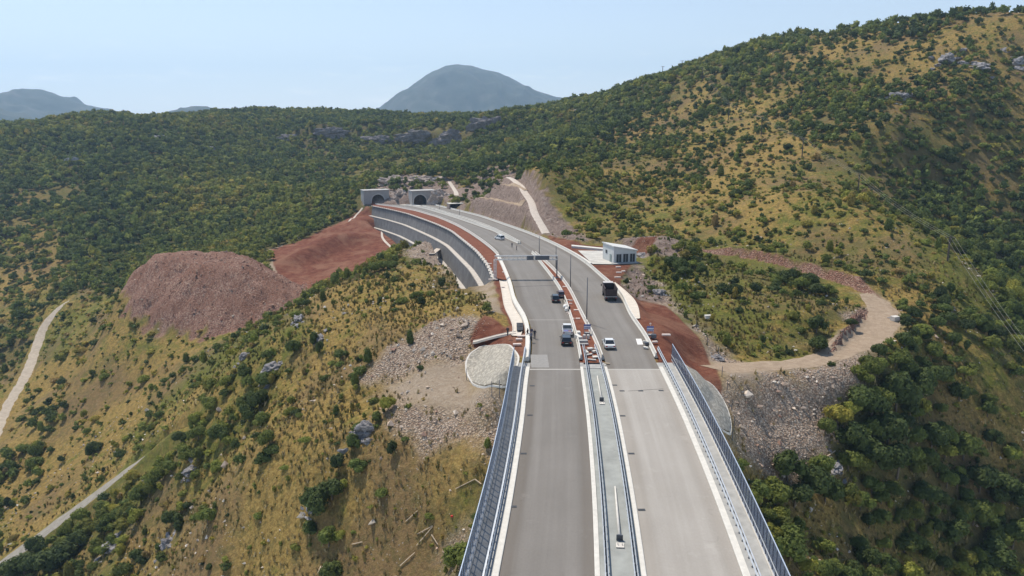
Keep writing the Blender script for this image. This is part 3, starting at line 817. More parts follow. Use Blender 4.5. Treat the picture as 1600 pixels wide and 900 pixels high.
def road_sheet(name, Lft, Rgt, m, lift, n=260, across=6):
    A, B = pair(Lft, Rgt, n)
    rows = [A + (B - A) * f for f in np.linspace(0, 1, across)]
    V = np.stack(rows, 1); V[..., 2] = zroad(V[..., 1]) + lift
    id_ = np.arange(n * across).reshape(n, across)
    Fq = np.stack([id_[:-1, :-1], id_[:-1, 1:], id_[1:, 1:], id_[1:, :-1]], -1).reshape(-1, 4)
    U = np.zeros((n, across, 4)); U[..., 0] = np.linspace(0, 1, across)[None]; 
    s = np.concatenate([[0], np.cumsum(np.linalg.norm(np.diff(A[:, :2], axis=0), axis=1))])
    U[..., 1] = s[:, None] / 100; U[..., 3] = 1
    return new_mesh_np(name, V.reshape(-1, 3), Fq, m, True, {"lane": U.reshape(-1, 4)})
def asphalt(name, a, b, c_, edge_=0.5):
    m = mat(name); t = NT(m)
    x, y, _, _ = t.attr("lane")
    cb = t.node("ShaderNodeCombineXYZ"); t.link(t.math('MULTIPLY', x, 9.0), cb.inputs[0]); t.link(t.math('MULTIPLY', y, 2.2), cb.inputs[1])
    streak = t.noise(1.0, 4, .6, cb.outputs[0])
    cb2 = t.node("ShaderNodeCombineXYZ"); t.link(t.math('MULTIPLY', x, 1.6), cb2.inputs[0]); t.link(t.math('MULTIPLY', y, 9.0), cb2.inputs[1])
    slab = t.noise(1.0, 2, .5, cb2.outputs[0])
    big = t.noise(.10, 4, .6); fine = t.noise(3.5, 4, .75)
    f = t.math('ADD', t.math('MULTIPLY', streak, .45), t.math('ADD', t.math('MULTIPLY', big, .25), t.math('MULTIPLY', slab, .3)))
    col = t.ramp(f, [(.36, a), (.5, b), (.66, c_)])
    col = t.mix(.3, col, t.ramp(fine, [(.3, a), (.7, c_)]))
    # oil-dark wheel tracks along the lanes
    wt = t.math('ABSOLUTE', t.math('SINE', t.math('MULTIPLY', x, 12.566)))
    wr = t.ramp(wt, [(.55, (0, 0, 0)), (1, (.16, .16, .16))])
    col = t.mix(wr, col, (a[0] * .8, a[1] * .78, a[2] * .76))
    ex = t.math('ABSOLUTE', t.math('SUBTRACT', t.math('ADD', x, t.math('MULTIPLY', t.math('SUBTRACT', streak, .5), .10)), .5))
    col = t.mix(t.ramp(ex, [(.33, (0, 0, 0)), (.40, (edge_, edge_, edge_))]), col, (a[0] * .80, a[1] * .74, a[2] * .68))
    st_ = t.noise(.55, 5, .7, dist=.8)
    col = t.mix(t.ramp(st_, [(.62, (0, 0, 0)), (.72, (.28, .28, .28))]), col, tuple(q * .6 for q in a))
    col = t.mix(t.ramp(t.noise(.3, 4, .7), [(.60, (0, 0, 0)), (.70, (.25, .25, .25))]), col, tuple(min(1, q * 1.2) for q in c_))
    t.link(col, t.b.inputs["Base Color"])
    t.b.inputs["Roughness"].default_value = .85; t.b.inputs["Specular IOR Level"].default_value = .25
    t.bump(fine, .15, .02)
    return m
M_ASPH_L = asphalt("left_asphalt", (.160, .148, .133), (.198, .184, .167), (.238, .222, .204))
M_ASPH_R = asphalt("right_deck_asphalt", (.295, .273, .243), (.355, .331, .298), (.41, .385, .352), .25)
M_ASPH_R2 = asphalt("right_asphalt", (.165, .151, .135), (.205, .19, .171), (.245, .228, .208))
M_CONC = simple("pale_concrete", (.60, .57, .52), .85, .14, 1.2, bump=.1)
M_CONCW = simple("new_concrete", (.62, .60, .55), .8, .1, 1.5, bump=.1)
M_CONCG = simple("grey_concrete", (.36, .36, .35), .85, .2, .8, bump=.1)
M_MEDS = simple("median_slab_concrete", (.30, .312, .295), .8, .22, .35, bump=.05)
M_STEEL = simple("galvanised_steel", (.62, .65, .68), .45, .12, 3, metal=.55, spec=.5)
M_STEELD = simple("dark_steel", (.10, .11, .13), .5, .2, 3, metal=.5)
M_SHADOWGAP = simple("opening_shade", (.03, .03, .03), .8, .2, 3)  # near-black colour painted in for the shade inside drains, pit and niche

YS = 114.5      # end of the bridge deck (expansion joint)
def seg(P, y0, y1):
    return np.vstack([at_y(P, y0), cut_line(P, y0 + .01, y1 - .01), at_y(P, y1)])
yLend, yRend = E_LL[-1, 1] + 3, E_RR[-1, 1]
tag(road_sheet("road", seg(E_LL, 18, YS), seg(E_LR, 18, YS), M_ASPH_L, .02, 120), "grey asphalt of the left carriageway on the bridge deck", "road", kind="structure")
tag(road_sheet("road", seg(E_RL, 18, YS), seg(E_RR, 18, YS), M_ASPH_R, .02, 120), "pale asphalt of the right carriageway on the bridge deck", "road", kind="structure")
tag(road_sheet("road", seg(E_LL, YS, E_LL[-1, 1]), seg(E_LR, YS, E_LR[-1, 1]), M_ASPH_L, .02, 300), "grey asphalt of the left carriageway curving to the tunnel", "road", kind="structure")
tag(road_sheet("road", seg(E_RL, YS, E_RL[-1, 1]), seg(E_RR, YS, E_RR[-1, 1]), M_ASPH_R2, .02, 300), "brownish grey asphalt of the right carriageway curving to the tunnel", "road", kind="structure")
yg0, yg1 = on_road(829, 396)[1], on_road(811, 381)[1]
tag(road_sheet("road", seg(E_LR, yg0, yg1), seg(E_RL, yg0 , yg1), M_ASPH_L, .016, 30), "asphalt crossover through the gap in the median", "road", kind="structure")
# forecourt in front of the portals
ya, yb = E_LR[-1, 1], E_RL[-1, 1]
mb = MB()
pA, pB = on_road(640, 322.3), on_road(655, 322.6)
pts = [E_LL[-1], E_LR[-14], E_RL[-14], E_RR[-1], np.array([E_RR[-1][0] - 4, E_RR[-1][1] + 12, 0]), np.array([E_LL[-1][0] - 3, E_LL[-1][1] + 12, 0])]
mb.poly([(p[0], p[1], zroad(p[1]) + .005) for p in pts])
tag(mb.build("pavement", M_CONCW), "pale concrete apron in front of the two tunnel portals", "pavement", kind="structure")
# expansion joint bands and dark saw cuts (thin sheets on the asphalt)
def cross_band(Lp, Rp, yl, yr, w, m, lift, name, lab, f0=0, f1=1):
    a, b = at_y(Lp, yl), at_y(Rp, yr)
    p, q = a + (b - a) * f0, a + (b - a) * f1
    mb = MB(); z = lambda pt: zroad(pt[1]) + lift
    mb.quad((p[0], p[1] - w / 2, z(p)), (q[0], q[1] - w / 2, z(q)), (q[0], q[1] + w / 2, z(q)), (p[0], p[1] + w / 2, z(p)))
    return tag(mb.build(name, m), lab, "road joint", kind="structure")
M_JOINT = simple("pale_joint_concrete", (.42, .4, .365), .85, .1, 3)
M_SEAL = simple("bitumen_seal", (.05, .045, .045), .7, .1, 3)
M_PATCH = simple("asphalt_patch", (.27, .26, .245), .85, .12, 2)
M_PAINT = simple("road_paint", (.78, .76, .72), .7, .08, 4)
cross_band(E_LL, E_LR, YS, YS, .45, M_JOINT, .026, "road_joint", "pale expansion joint across the left carriageway at the bridge end")
cross_band(E_RL, E_RR, YS, YS, .45, M_JOINT, .026, "road_joint", "pale expansion joint across the right carriageway at the bridge end")
yj = on_road(830, 447)[1]
cross_band(E_LL, E_LR, yj - 1, yj + 1, .35, M_SEAL, .026, "road_joint", "dark seal line across the left carriageway before the gantry")
cross_band(E_LL, E_LR, on_road(850,500)[1], on_road(850,500)[1], .22, M_JOINT, .026, "road_joint", "faint pale line across the left carriageway by the parked cars")
cross_band(E_LL, E_LR, 119, 119, 7, M_PATCH, .024, "road_patch", "paler repair patch on the left carriageway beside the joint", .0, .36)
cross_band(E_RL, E_RR, 104, 105.5, .12, M_SEAL, .026, "road_joint", "thin dark seal across the right bridge deck", .25, .9)
mb = MB()
a = on_road(997, 534.5); 
for (u0, v0, u1, v1) in [(993.5, 529.5, 1000.5, 538.5)]:
    p, q = on_road(u0, v0), on_road(u1, v1)
    mb.quad((p[0], p[1], .03), (p[0] + 1.0, p[1], .03), (q[0] + .5, q[1], .03), (q[0] - .5, q[1], .03))
tag(mb.build("road_marking", M_PAINT), "single white painted bar beside the right barrier at the bridge end", "road marking", kind="structure")
# drain gratings set in the deck edges
def grate(u, v, lab, w=.75, l=.45):
    p = on_road(u, v); mb = MB()
    mb.box((0, 0, .006), (w, l, .012))
    for i in range(6): mb.box((-w / 2 + w * (i + .5) / 6, 0, .016), (w / 14, l * .9, .012), mi=1)
    o = mb.build("drain_grate", [M_SHADOWGAP, M_STEELD]); o.location = (p[0], p[1], p[2] + .024)
    tag(o, lab, "drain", "drain gratings along the carriageway edges")
for i, (u, v, lab) in enumerate([
  (802, 792, "dark drain grating by the left kerb nearest the camera"), (818, 709, "dark drain grating by the left kerb, second from the camera"), (831.5, 603, "dark drain grating by the left kerb below the bridge joint"), (828,649,"dark drain grating by the left kerb, third from the camera"),
  (1002.5, 797, "dark drain grating on the right deck nearest the camera beside the median"), (986.5, 709, "dark drain grating on the right deck beside the median, second from the camera"), (973, 650, "dark drain grating on the right deck beside the median, third from the camera"), (960.5, 602, "dark drain grating beside the median just before the bridge joint"),
  (972, 611, "leftmost of the three small drains in a row across the right deck"), (1001, 611, "middle one of the three small drains in a row across the right deck"), (1033, 610.5, "rightmost of the three small drains in a row across the right deck"), (948.5, 741.5, "small drain grating on the grey median slab")]):
    grate(u, v, lab)

# ------------------------------------------------------------------ the bridge
br = empty("highway_bridge", (cmed(115), 115, 0))
tag(br, "concrete motorway bridge carrying two carriageways and a grey median towards the camera", "bridge")
def rel(line):  # lines of things whose parent stands at a point
    return line
CL = np.array([[cmed(y), y, 0.0] for y in np.linspace(17, YS, 60)])
def bpart(name, line, prof, m):
    o = sweep(name, line, prof, m); o.parent = br; o.matrix_parent_inverse = Matrix.Translation(-Vector(br.location)); return o
bpart("deck", CL, [(-13.6, -.05), (13.6, -.05), (13.6, -.45), (8, -.9), (-8, -.9), (-13.6, -.45)], M_CONCG)
bpart("girder", CL, rect(-8.5, -3.0, -3.6, -.92), M_CONCG)
bpart("girder", CL, rect(3.0, 8.5, -3.6, -.92), M_CONCG)
LLb, LRb, RLb, RRb = [seg(P, 17, YS + 1) for P in (E_LL, E_LR, E_RL, E_RR)]
bpart("kerb", LLb, [(-.02, -.1), (-.02, .15), (-.08, .18), (-.62, .18), (-.62, -.1)], M_CONCW)
bpart("kerb", LRb, [(.02, -.1), (.02, .15), (.08, .18), (.48, .18), (.48, -.1)], M_CONCW)
bpart("kerb", RLb, [(-.02, -.1), (-.02, .15), (-.08, .18), (-.48, .18), (-.48, -.1)], M_CONCW)
bpart("kerb", RRb, [(.02, -.1), (.02, .15), (.08, .18), (.66, .18), (.66, -.1)], M_CONCW)
bpart("median_slab", CL, rect(-1.8, 1.8, -.1, .12), M_MEDS)
bpart("walkway", LLb, rect(-2.55, -.64, -.1, .14), M_CONCG)
bpart("walkway", RRb, rect(.68, 2.55, -.1, .14), M_CONCG)
bpart("edge_beam", LLb, rect(-2.95, -2.56, -.5, .28), M_CONC)
bpart("edge_beam", RRb, rect(2.56, 2.95, -.5, .28), M_CONC)
for yy in (38, 78):
    for sx in (-5.75, 5.75):
        mb = MB(); mb.box((cmed(yy) + sx, yy, -34), (3.2, 2.2, 60.6)); mb.box((cmed(yy) + sx, yy, -3.95), (5.6, 2.6, .6))
        o = mb.build("pier", M_CONCG); o.parent = br; o.matrix_parent_inverse = Matrix.Translation(-Vector(br.location))
mb = MB(); mb.box((cmed(115), 117.2, -4.0), (27.2, 3.0, 7.6)); o = mb.build("abutment", M_CONCG); o.parent = br; o.matrix_parent_inverse = Matrix.Translation(-Vector(br.location))

# guardrails: two beams on posts
W_BEAM = [(-.035, .62), (-.075, .68), (-.03, .74), (-.03, .80), (-.075, .86), (-.035, .92), (.0, .92), (.0, .62)]
def guardrail(line, lab, double=True, spacing=1.4, side=1, toprail=False):
    line = np.asarray(line); org = Vector(line[0])
    root = empty("guardrail", org); tag(root, lab, "guardrail", "steel guardrails on the bridge")
    inv = Matrix.Translation(-org)
    def add(o): o.parent = root; o.matrix_parent_inverse = inv; return o
    add(sweep("beam", line, [(side * (a - .10), b) for a, b in W_BEAM], M_STEEL))
    if double: add(sweep("beam", line, [(side * (.10 - a), b) for a, b in W_BEAM], M_STEEL))
    if toprail: add(sweep("top_rail", line, rect(-.05, .05, 1.05, 1.13), M_STEEL))
    P = resample(line, spacing)
    mb = MB(); mb.box((0, 0, .48 if not toprail else .56), (.10, .12, .72 if not toprail else .95)); mb.box((0, 0, .135), (.22, .24, .03))
    p0 = mb.build("post", M_STEELD)
    for i, p in enumerate(P[:100]):
        o = p0 if i == 0 else p0.copy()
        if i: COL.objects.link(o)
        o.location = p; o.parent = root; o.matrix_parent_inverse = inv
    return root
yb1 = 128
def sg(P, y0, y1, off): return offset_line(seg(P, y0, y1), off)
guardrail(sg(E_LL, 17, 124, -1.15), "steel guardrail between the left kerb and the walkway of the bridge", toprail=True)
guardrail(sg(E_RR, 17, 124, 1.15), "steel guardrail between the right kerb and the walkway of the bridge", toprail=True)
guardrail(sg(E_LR, 17, 126, 1.05), "steel guardrail on the left side of the bridge median", spacing=1.3)
guardrail(sg(E_RL, 17, 126, -1.0), "steel guardrail on the right side of the bridge median", spacing=1.3)

# tall mesh fences along both edges
M_MESH = mat("blue_grey_fence_mesh"); t = NT(M_MESH)
t.b.inputs["Base Color"].default_value = (.10, .135, .22, 1); t.b.inputs["Roughness"].default_value = .5
t.link(t.ramp(t.noise(2.0, 2, .5), [(.3, (.10, .13, .20)), (.7, (.16, .20, .28))]), t.b.inputs["Base Color"])
t.b.inputs["Alpha"].default_value = .52
M_FPOST = simple("fence_post_paint", (.45, .52, .62), .5, .1, 3, metal=.2)
M_FPOST2 = simple("fence_post_paint_dark", (.05, .06, .085), .5, .1, 3, metal=.2)
def tall_fence(line, lab, y0, pm, spacing=1.2, h=3.0):
    org = Vector(line[0]); root = empty("mesh_fence", org); tag(root, lab, "fence", "tall mesh fences along the bridge edges")
    inv = Matrix.Translation(-org)
    def add(o): o.parent = root; o.matrix_parent_inverse = inv; return o
    add(sweep("mesh_panel", line, rect(-.012, .012, .32, h), M_MESH))
    add(sweep("top_rail", line, rect(-.04, .04, h + .002, h + .07), M_FPOST))
    add(sweep("bottom_rail", line, rect(-.06, .06, .282, .36), M_STEEL))
    add(sweep("hand_rail", line, rect(-.13, -.07, 1.1, 1.17) if pm is M_FPOST2 else rect(.07, .13, 1.1, 1.17), M_STEEL))
    P = resample(line, spacing)[:100]
    mb = MB(); mb.box((0, 0, (h + .28) / 2), (.09, .12, h - .28)); p0 = mb.build("post", pm)
    for i, p in enumerate(P):
        o = p0 if i == 0 else p0.copy()
        if i: COL.objects.link(o)
        o.location = p; o.parent = root; o.matrix_parent_inverse = inv
tall_fence(sg(E_LL, 20, 117, -2.7), "tall blue grey mesh fence along the left edge of the bridge", 18, M_FPOST)
tall_fence(sg(E_RR, 20, 119, 2.7), "tall blue grey mesh fence along the right edge of the bridge", 18, M_FPOST2)

# ------------------------------------------------------------------ concrete barriers beyond the bridge
JERSEY = [(-.30, -.1), (-.30, .08), (-.16, .30), (-.09, .85), (.09, .85), (.16, .30), (.30, .08), (.30, -.1)]
def barrier(line, lab, prof=JERSEY, m=None):
    line = np.asarray(line); org = Vector(line[0])
    o = sweep("concrete_barrier", [p - np.array(org) for p in line], prof, m or M_CONCW)
    o.location = org
    return tag(o, lab, "barrier")
def s_by_px(P, p0, p1, off):
    ya, yb = on_road(*p0)[1], on_road(*p1)[1]
    return offset_line(seg(P, min(ya, yb), max(ya, yb)), off)
WIDE = [(-.65, -.1), (-.65, .5), (-.15, .8), (.10, .85), (.3, .15), (.3, -.1)]
barrier(sg(E_LL, 119, on_road(781.7, 400)[1], -.55), "pale concrete barrier edging the left carriageway from the bridge past the gantry", [(-.7, -.1), (-.6, .35), (-.10, .75), (.12, .75), (.3, .10), (.3, -.1)])
barrier(sg(E_LL, on_road(781.7, 400)[1] + .3, E_LL[-1, 1] - 4, -.4), "pale concrete barrier on the outer curve above the retaining wall")
barrier(sg(E_LR, 120, yg0, .35), "pale concrete barrier on the left side of the red earth median")
barrier(sg(E_RL, 120, yg0 - 1, -.35), "pale concrete barrier on the right side of the red earth median")
barrier(sg(E_LR, yg1 + 1, E_LR[-1, 1] - 25, .35), "left one of the twin barriers running from the median nose to the tunnels")
barrier(sg(E_RL, yg1 + 1, E_RL[-1, 1] - 25, -.35), "right one of the twin barriers running from the median nose to the tunnels")
barrier(sg(E_RR, 121, on_road(915, 412)[1], .4), "pale concrete barrier on the right carriageway from the bridge to the service building")
barrier(sg(E_RR, on_road(915, 412)[1] + .3, E_RR[-1, 1] - 3, .4), "long pale concrete barrier under the terraced rock cut")
kl = sg(E_RR, on_road(915, 412)[1], on_road(760, 342)[1], 1.7)
o = sweep("kerb", kl, rect(-.35, .35, -.2, .15), M_CONCW); tag(o, "pale kerb line behind the right barrier below the rock cut", "kerb", kind="structure")
# narrow soil strip inside the twin barriers
M_RED = trackmat("red_earth", (.13, .045, .027), (.19, .07, .042), (.26, .115, .075), .5)
o = road_sheet("red_earth_strip", offset_line(seg(E_LR, 118, yg0 - 1), .6), offset_line(seg(E_RL, 118, yg0 - 1), -.6), M_RED, .03, 60, 5)
tag(o, "red earth filling the median between the barriers", "earth", kind="structure")
o = road_sheet("gravel_strip", offset_line(seg(E_LR, yg1 + 2, E_LR[-1, 1] - 25), .5), offset_line(seg(E_RL, yg1 + 2, E_RL[-1, 1] - 25), -.5), M_ASPH_L, .03, 60, 3)
tag(o, "grey gravel between the twin barriers before the tunnels", "gravel", kind="structure")
o = road_sheet("red_earth_strip", offset_line(seg(WALLTOP, WALLTOP[0, 1], WALLTOP[-1, 1]), .3), offset_line(seg(E_LL, WALLTOP[0, 1], E_LL[-1, 1] - 4), -1.0), M_RED, .03, 120, 6)
tag(o, "red earth strip between the left barrier and the retaining wall", "earth", kind="structure")

# ------------------------------------------------------------------ terraced retaining wall
rw = empty("retaining_wall", Vector(WALLTOP[0])); tag(rw, "long curved grey retaining wall in three tiers holding up the left carriageway", "retaining wall")
M_WALL = mat("grey_wall_mesh"); t = NT(M_WALL)
wz = t.noise(.25, 5, .7)
t.link(t.ramp(wz, [(.3, (.085, .085, .09)), (.55, (.135, .135, .14)), (.75, (.19, .187, .185))]), t.b.inputs["Base Color"]); t.b.inputs["Roughness"].default_value = .9
t.bump(t.noise(2.5, 3, .7), .6, .15)
M_COPE = simple("pale_ledge_stone", (.50, .46, .41), .9, .2, 1.0, bump=.2)
def wpart(name, prof, m, closed=True):
    o = sweep(name, WALLTOP, prof, m, closed=closed); o.parent = rw; o.matrix_parent_inverse = Matrix.Translation(-Vector(rw.location)); return o
for i in range(3):
    (o0, h0), (o1, h1) = WALL_OFF[2 * i], WALL_OFF[2 * i + 1]
    wpart("tier", [(-o0 + .6, h0 - .05), (-o0, h0 - .05), (-o1, h1), (-o1 + .6, h1)], M_WALL)
    if i < 2:
        n0 = WALL_OFF[2 * i + 2][0]
        wpart("ledge", [(-o1 + .3, h1 - .3), (-o1 + .3, h1 + .02), (-o1 - .3, h1 + .1), (-n0 - .1, h1 + .10), (-n0 - .16, h1 - .25)], M_COPE)
# zigzag coping
Pz = resample(WALLTOP, 2.2); zz = []
mb = MB()
T = np.gradient(Pz[:, :2], axis=0); T /= np.linalg.norm(T, axis=1)[:, None]
for i in range(len(Pz) - 1):
    j = (i % 2) * .35
    c_ = (Pz[i] + Pz[i + 1]) / 2; ang = math.atan2(*(T[i][::-1]))
    mb.box((c_[0] - T[i][1] * (.1 + j) - 0, c_[1] + T[i][0] * (.1 + j), c_[2] + .12), (2.3, .75, .35), ang)
o = mb.build("coping", M_COPE); o.parent = rw; o.matrix_parent_inverse = Matrix.Translation(-Vector(rw.location))
# ------------------------------------------------------------------ tunnel portals
M_PORTAL = simple("portal_concrete", (.34, .335, .33), .9, .1, .4, bump=.1)
M_PORTALL = simple("portal_trim_concrete", (.46, .45, .43), .9, .08, .5)
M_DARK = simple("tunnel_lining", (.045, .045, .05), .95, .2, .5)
M_ROCKW = simple("sprayed_rock", (.34, .27, .235), .95, .3, .5, bump=.8)
def portal(u, v, width_l, width_r, hgt_, rz, label, depth=8.0, R=4.2):
    p = on_road(u, v)
    root = empty("tunnel_portal", (p[0], p[1], zroad(p[1])), rz)
    tag(root, label, "tunnel portal", "motorway tunnel portals")
    # facade with an arched opening (local x across, -y faces the road)
    ang = [math.pi * i / 20 for i in range(21)]
    spring = 2.2
    arch = [(R * math.cos(a), spring + R * .98 * math.sin(a)) for a in ang]       # right to left
    arch = [(R, -.5)] + arch + [(-R, -.5)]
    arch = arch[::-1]                                                      # left to right
    mb = MB()
    n = len(arch)
    for yy, flip in ((0, False), (depth, True)):
        for i in range(n - 1):
            (x0, z0), (x1, z1) = arch[i], arch[i + 1]
            tx0 = -width_l + (width_l + width_r) * i / (n - 1); tx1 = -width_l + (width_l + width_r) * (i + 1) / (n - 1)
            if i == 0: q = [(-width_l, yy, -.5), (x0, yy, z0), (x1, yy, z1), (-width_l, yy, hgt_)]
            elif i == n - 2: q = [(x0, yy, z0), (x1, yy, z1), (width_r, yy, -.5), (width_r, yy, hgt_)]
            else:
                a0 = -width_l + (width_l + width_r) * (i - 1) / (n - 3); a1 = -width_l + (width_l + width_r) * i / (n - 3)
                q = [(x0, yy, z0), (x1, yy, z1), (a1, yy, hgt_), (a0, yy, hgt_)]
            mb.poly(q[::-1] if flip else q)
    mb.quad((-width_l, 0, hgt_), (width_r, 0, hgt_), (width_r, depth, hgt_), (-width_l, depth, hgt_))
    mb.quad((-width_l, depth, -.5), (-width_l, 0, -.5), (-width_l, 0, hgt_), (-width_l, depth, hgt_))
    mb.quad((width_r, 0, -.5), (width_r, depth, -.5), (width_r, depth, hgt_), (width_r, 0, hgt_))
    mb.build("facade", M_PORTAL, root)
    mb = MB(); mb.box(((width_r - width_l) / 2, depth / 2 - .2, hgt_ + .17), (width_l + width_r + .5, depth + .6, .32)); mb.build("parapet", M_PORTALL, root)
    # arch ring standing proud
    mb = MB()
    for i in range(n - 1):
        (x0, z0), (x1, z1) = arch[i], arch[i + 1]
        def o(x, z): 
            d = math.hypot(x, z - spring); k = (R + .75) / R if z > spring else 1
            return (x * k if z > spring else x + (.75 if x > 0 else -.75), spring + (z - spring) * k if z > spring else z)
        X0, Z0 = o(x0, z0); X1, Z1 = o(x1, z1)
        mb.quad((x0, -.16, z0), (x1, -.16, z1), (X1, -.16, Z1), (X0, -.16, Z0))
        mb.quad((X0, -.16, Z0), (X1, -.16, Z1), (X1, 0, Z1), (X0, 0, Z0))
    mb.build("arch_ring", M_PORTALL, root)
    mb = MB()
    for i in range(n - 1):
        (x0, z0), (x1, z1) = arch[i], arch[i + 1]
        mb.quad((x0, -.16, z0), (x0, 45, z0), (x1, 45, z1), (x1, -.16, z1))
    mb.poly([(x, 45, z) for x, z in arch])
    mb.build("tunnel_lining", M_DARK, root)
    mb = MB(); mb.quad((-R, 0, .03), (R, 0, .03), (R, 45, .03), (-R, 45, .03)); mb.build("roadway", M_ASPH_L, root)
    return root
RZP = math.radians(24)
portal(591.0, 319.0, 9.5, 7.6, 9.0, RZP, "left concrete tunnel portal with dark arch under the wooded hill")
portal(656.5, 319.6, 5.4, 10.5, 8.8, RZP, "right concrete tunnel portal with dark arch and lit side wall")

# sprayed rock shelter with dark recess right of the tunnels
p = on_road(713, 326.5); ang = math.radians(20)
root = empty("utility_niche", (p[0], p[1] + 2, zroad(p[1])), ang); tag(root, "low concrete niche with dark opening beside the right tunnel approach", "niche")
mb = MB(); mb.box((-4.6, 1.5, 1.4), (.6, 6, 3.2)); mb.box((4.6, 1.5, 1.4), (.6, 6, 3.6)); mb.box((0, 4.3, 1.4), (8.6, .5, 3.2)); mb.build("wall", M_ROCKW, root)
mb = MB(); mb.box((0, 1.3, 3.12), (9.9, 6.6, .24)); mb.build("roof", M_CONCW, root)
mb = MB(); mb.box((0, 3.6, 1.2), (8.5, .3, 2.6)); mb.build("shade_panel", M_SHADOWGAP, root)  # black panel painted as the shade filling the niche opening

# ------------------------------------------------------------------ rock outcrops round the portals
def rock_mesh(name, seed, sx, sy, sz, m, sub=4, rough=.55, ridges=.0):
    import bmesh
    bm = bmesh.new(); bmesh.ops.create_icosphere(bm, subdivisions=sub, radius=1)
    me = bpy.data.meshes.new(name); bm.to_mesh(me); bm.free()
    co = np.empty(len(me.vertices) * 3, np.float32); me.vertices.foreach_get("co", co); c = co.reshape(-1, 3).astype(float)
    from mathutils import noise as mn
    off = Vector((seed * 1.7, seed * .3, seed * .9))
    d = np.empty(len(c))
    for i_, p_ in enumerate(c):
        q = Vector(p_)
        d[i_] = 1 + rough * (1.1 * mn.noise(q * 1.3 + off) + .8 * mn.noise(q * 3.0 + off) + .5 * abs(mn.noise(q * 6.5 + off)) + .25 * mn.noise(q * 14 + off))
    d = np.round(d * 9) / 9 * .5 + d * .5
    c = c * d[:, None] * np.array([sx, sy, sz])
    me.vertices.foreach_set("co", c.astype(np.float32).ravel()); me.materials.append(m)
    me.polygons.foreach_set("use_smooth", [False] * len(me.polygons)); me.update()
    return me
M_LIME = mat("grey_limestone"); t = NT(M_LIME)
nn_ = t.noise(1.1, 6, .75, dist=.6)
t.link(t.ramp(nn_, [(.28, (.11, .10, .105)), (.5, (.27, .255, .255)), (.7, (.45, .43, .42))]), t.b.inputs["Base Color"]); t.b.inputs["Roughness"].default_value = .95
t.bump(t.noise(2.5, 5, .8), .9, .4)
M_CLIFF = mat("purple_grey_cliff"); t = NT(M_CLIFF)
t.link(t.ramp(t.noise(.25, 6, .8, dist=1.0), [(.3, (.10, .088, .085)), (.5, (.21, .185, .18)), (.7, (.36, .33, .31))]), t.b.inputs["Base Color"]); t.b.inputs["Roughness"].default_value = 1
t.bump(t.noise(.5, 5, .8), 1, 1.5)
M_TANR = mat("tan_cut_rock"); t = NT(M_TANR)
nn_ = t.noise(.6, 6, .75, dist=.8)
t.link(t.ramp(nn_, [(.28, (.22, .165, .14)), (.5, (.42, .34, .285)), (.7, (.58, .51, .45))]), t.b.inputs["Base Color"]); t.b.inputs["Roughness"].default_value = .95
t.bump(t.noise(1.6, 5, .8), .9, .5)
def rock_at(u, v, Z, s, m, label, cat="rock outcrop", name="rock_outcrop", group=None, rz=0, sink=.35, sub=4, px=True):
    if Z is None:
        g = G([(u, v)])[0]; g[2] = hgt(g[0], g[1])
    else: g = W(u, v, Z)
    me = rock_mesh(name, int(u * 7 + v) % 997, *s, m, sub=sub)
    if m is M_LIME:
        rg = random.Random(int(u * 31 + v)); parts = [(me, Vector((0, 0, 0)), 1.0)]
        co_all, fa_all = [], []
        for k_ in range(9):
            kk = 1.0 if k_ == 0 else rg.uniform(.2, .55)
            m1 = rock_mesh("tmp", int(u + v * 3 + k_ * 13), *(q * kk * rg.uniform(.7, 1.2) * .8 for q in s), m, sub=3 if k_ else 4)
            ox, oy = (0, 0) if k_ == 0 else (rg.uniform(-1.3, 1.3) * s[0], rg.uniform(-1.3, 1.3) * s[1])
            gx, gy = g[0] + ox * math.cos(rz) - oy * math.sin(rz), g[1] + ox * math.sin(rz) + oy * math.cos(rz)
            dz = float(hgt(gx, gy) - hgt(g[0], g[1]))
            base = sum(len(a) for a in co_all)
            co_all.append([(v_.co.x + ox, v_.co.y + oy, v_.co.z + dz - s[2] * .15 * (k_ > 0)) for v_ in m1.vertices]); fa_all += [[base + i_ for i_ in p_.vertices] for p_ in m1.polygons]
            bpy.data.meshes.remove(m1)
        bpy.data.meshes.remove(me)
        me = bpy.data.meshes.new(name); me.from_pydata([q for a in co_all for q in a], [], fa_all); me.materials.append(m); me.update()
        sink = .62
    o = bpy.data.objects.new(name, me); COL.objects.link(o); o.location = (g[0], g[1], g[2] + s[2] * (.5 - sink)); o.rotation_euler = (0, 0, rz)
    return tag(o, label, cat, group)
rock_at(623, 312, 494, (5.0, 5, 6.0), M_TANR, "broken pale rock mass standing between the two tunnel portals")
rock_at(617, 317, 486, (3.4, 3, 3.2), M_TANR, "smooth light boulder right beside the left portal wall")
rock_at(692, 313, 476, (6.5, 4, 5.2), M_TANR, "rounded sprayed rock face right of the right tunnel portal")
rock_at(614, 290, 520, (9, 6, 5), M_TANR, "grey rock face above the left tunnel portal")
rock_at(668, 287, 520, (12, 6, 5), M_TANR, "grey purple rock face above the right tunnel portal")
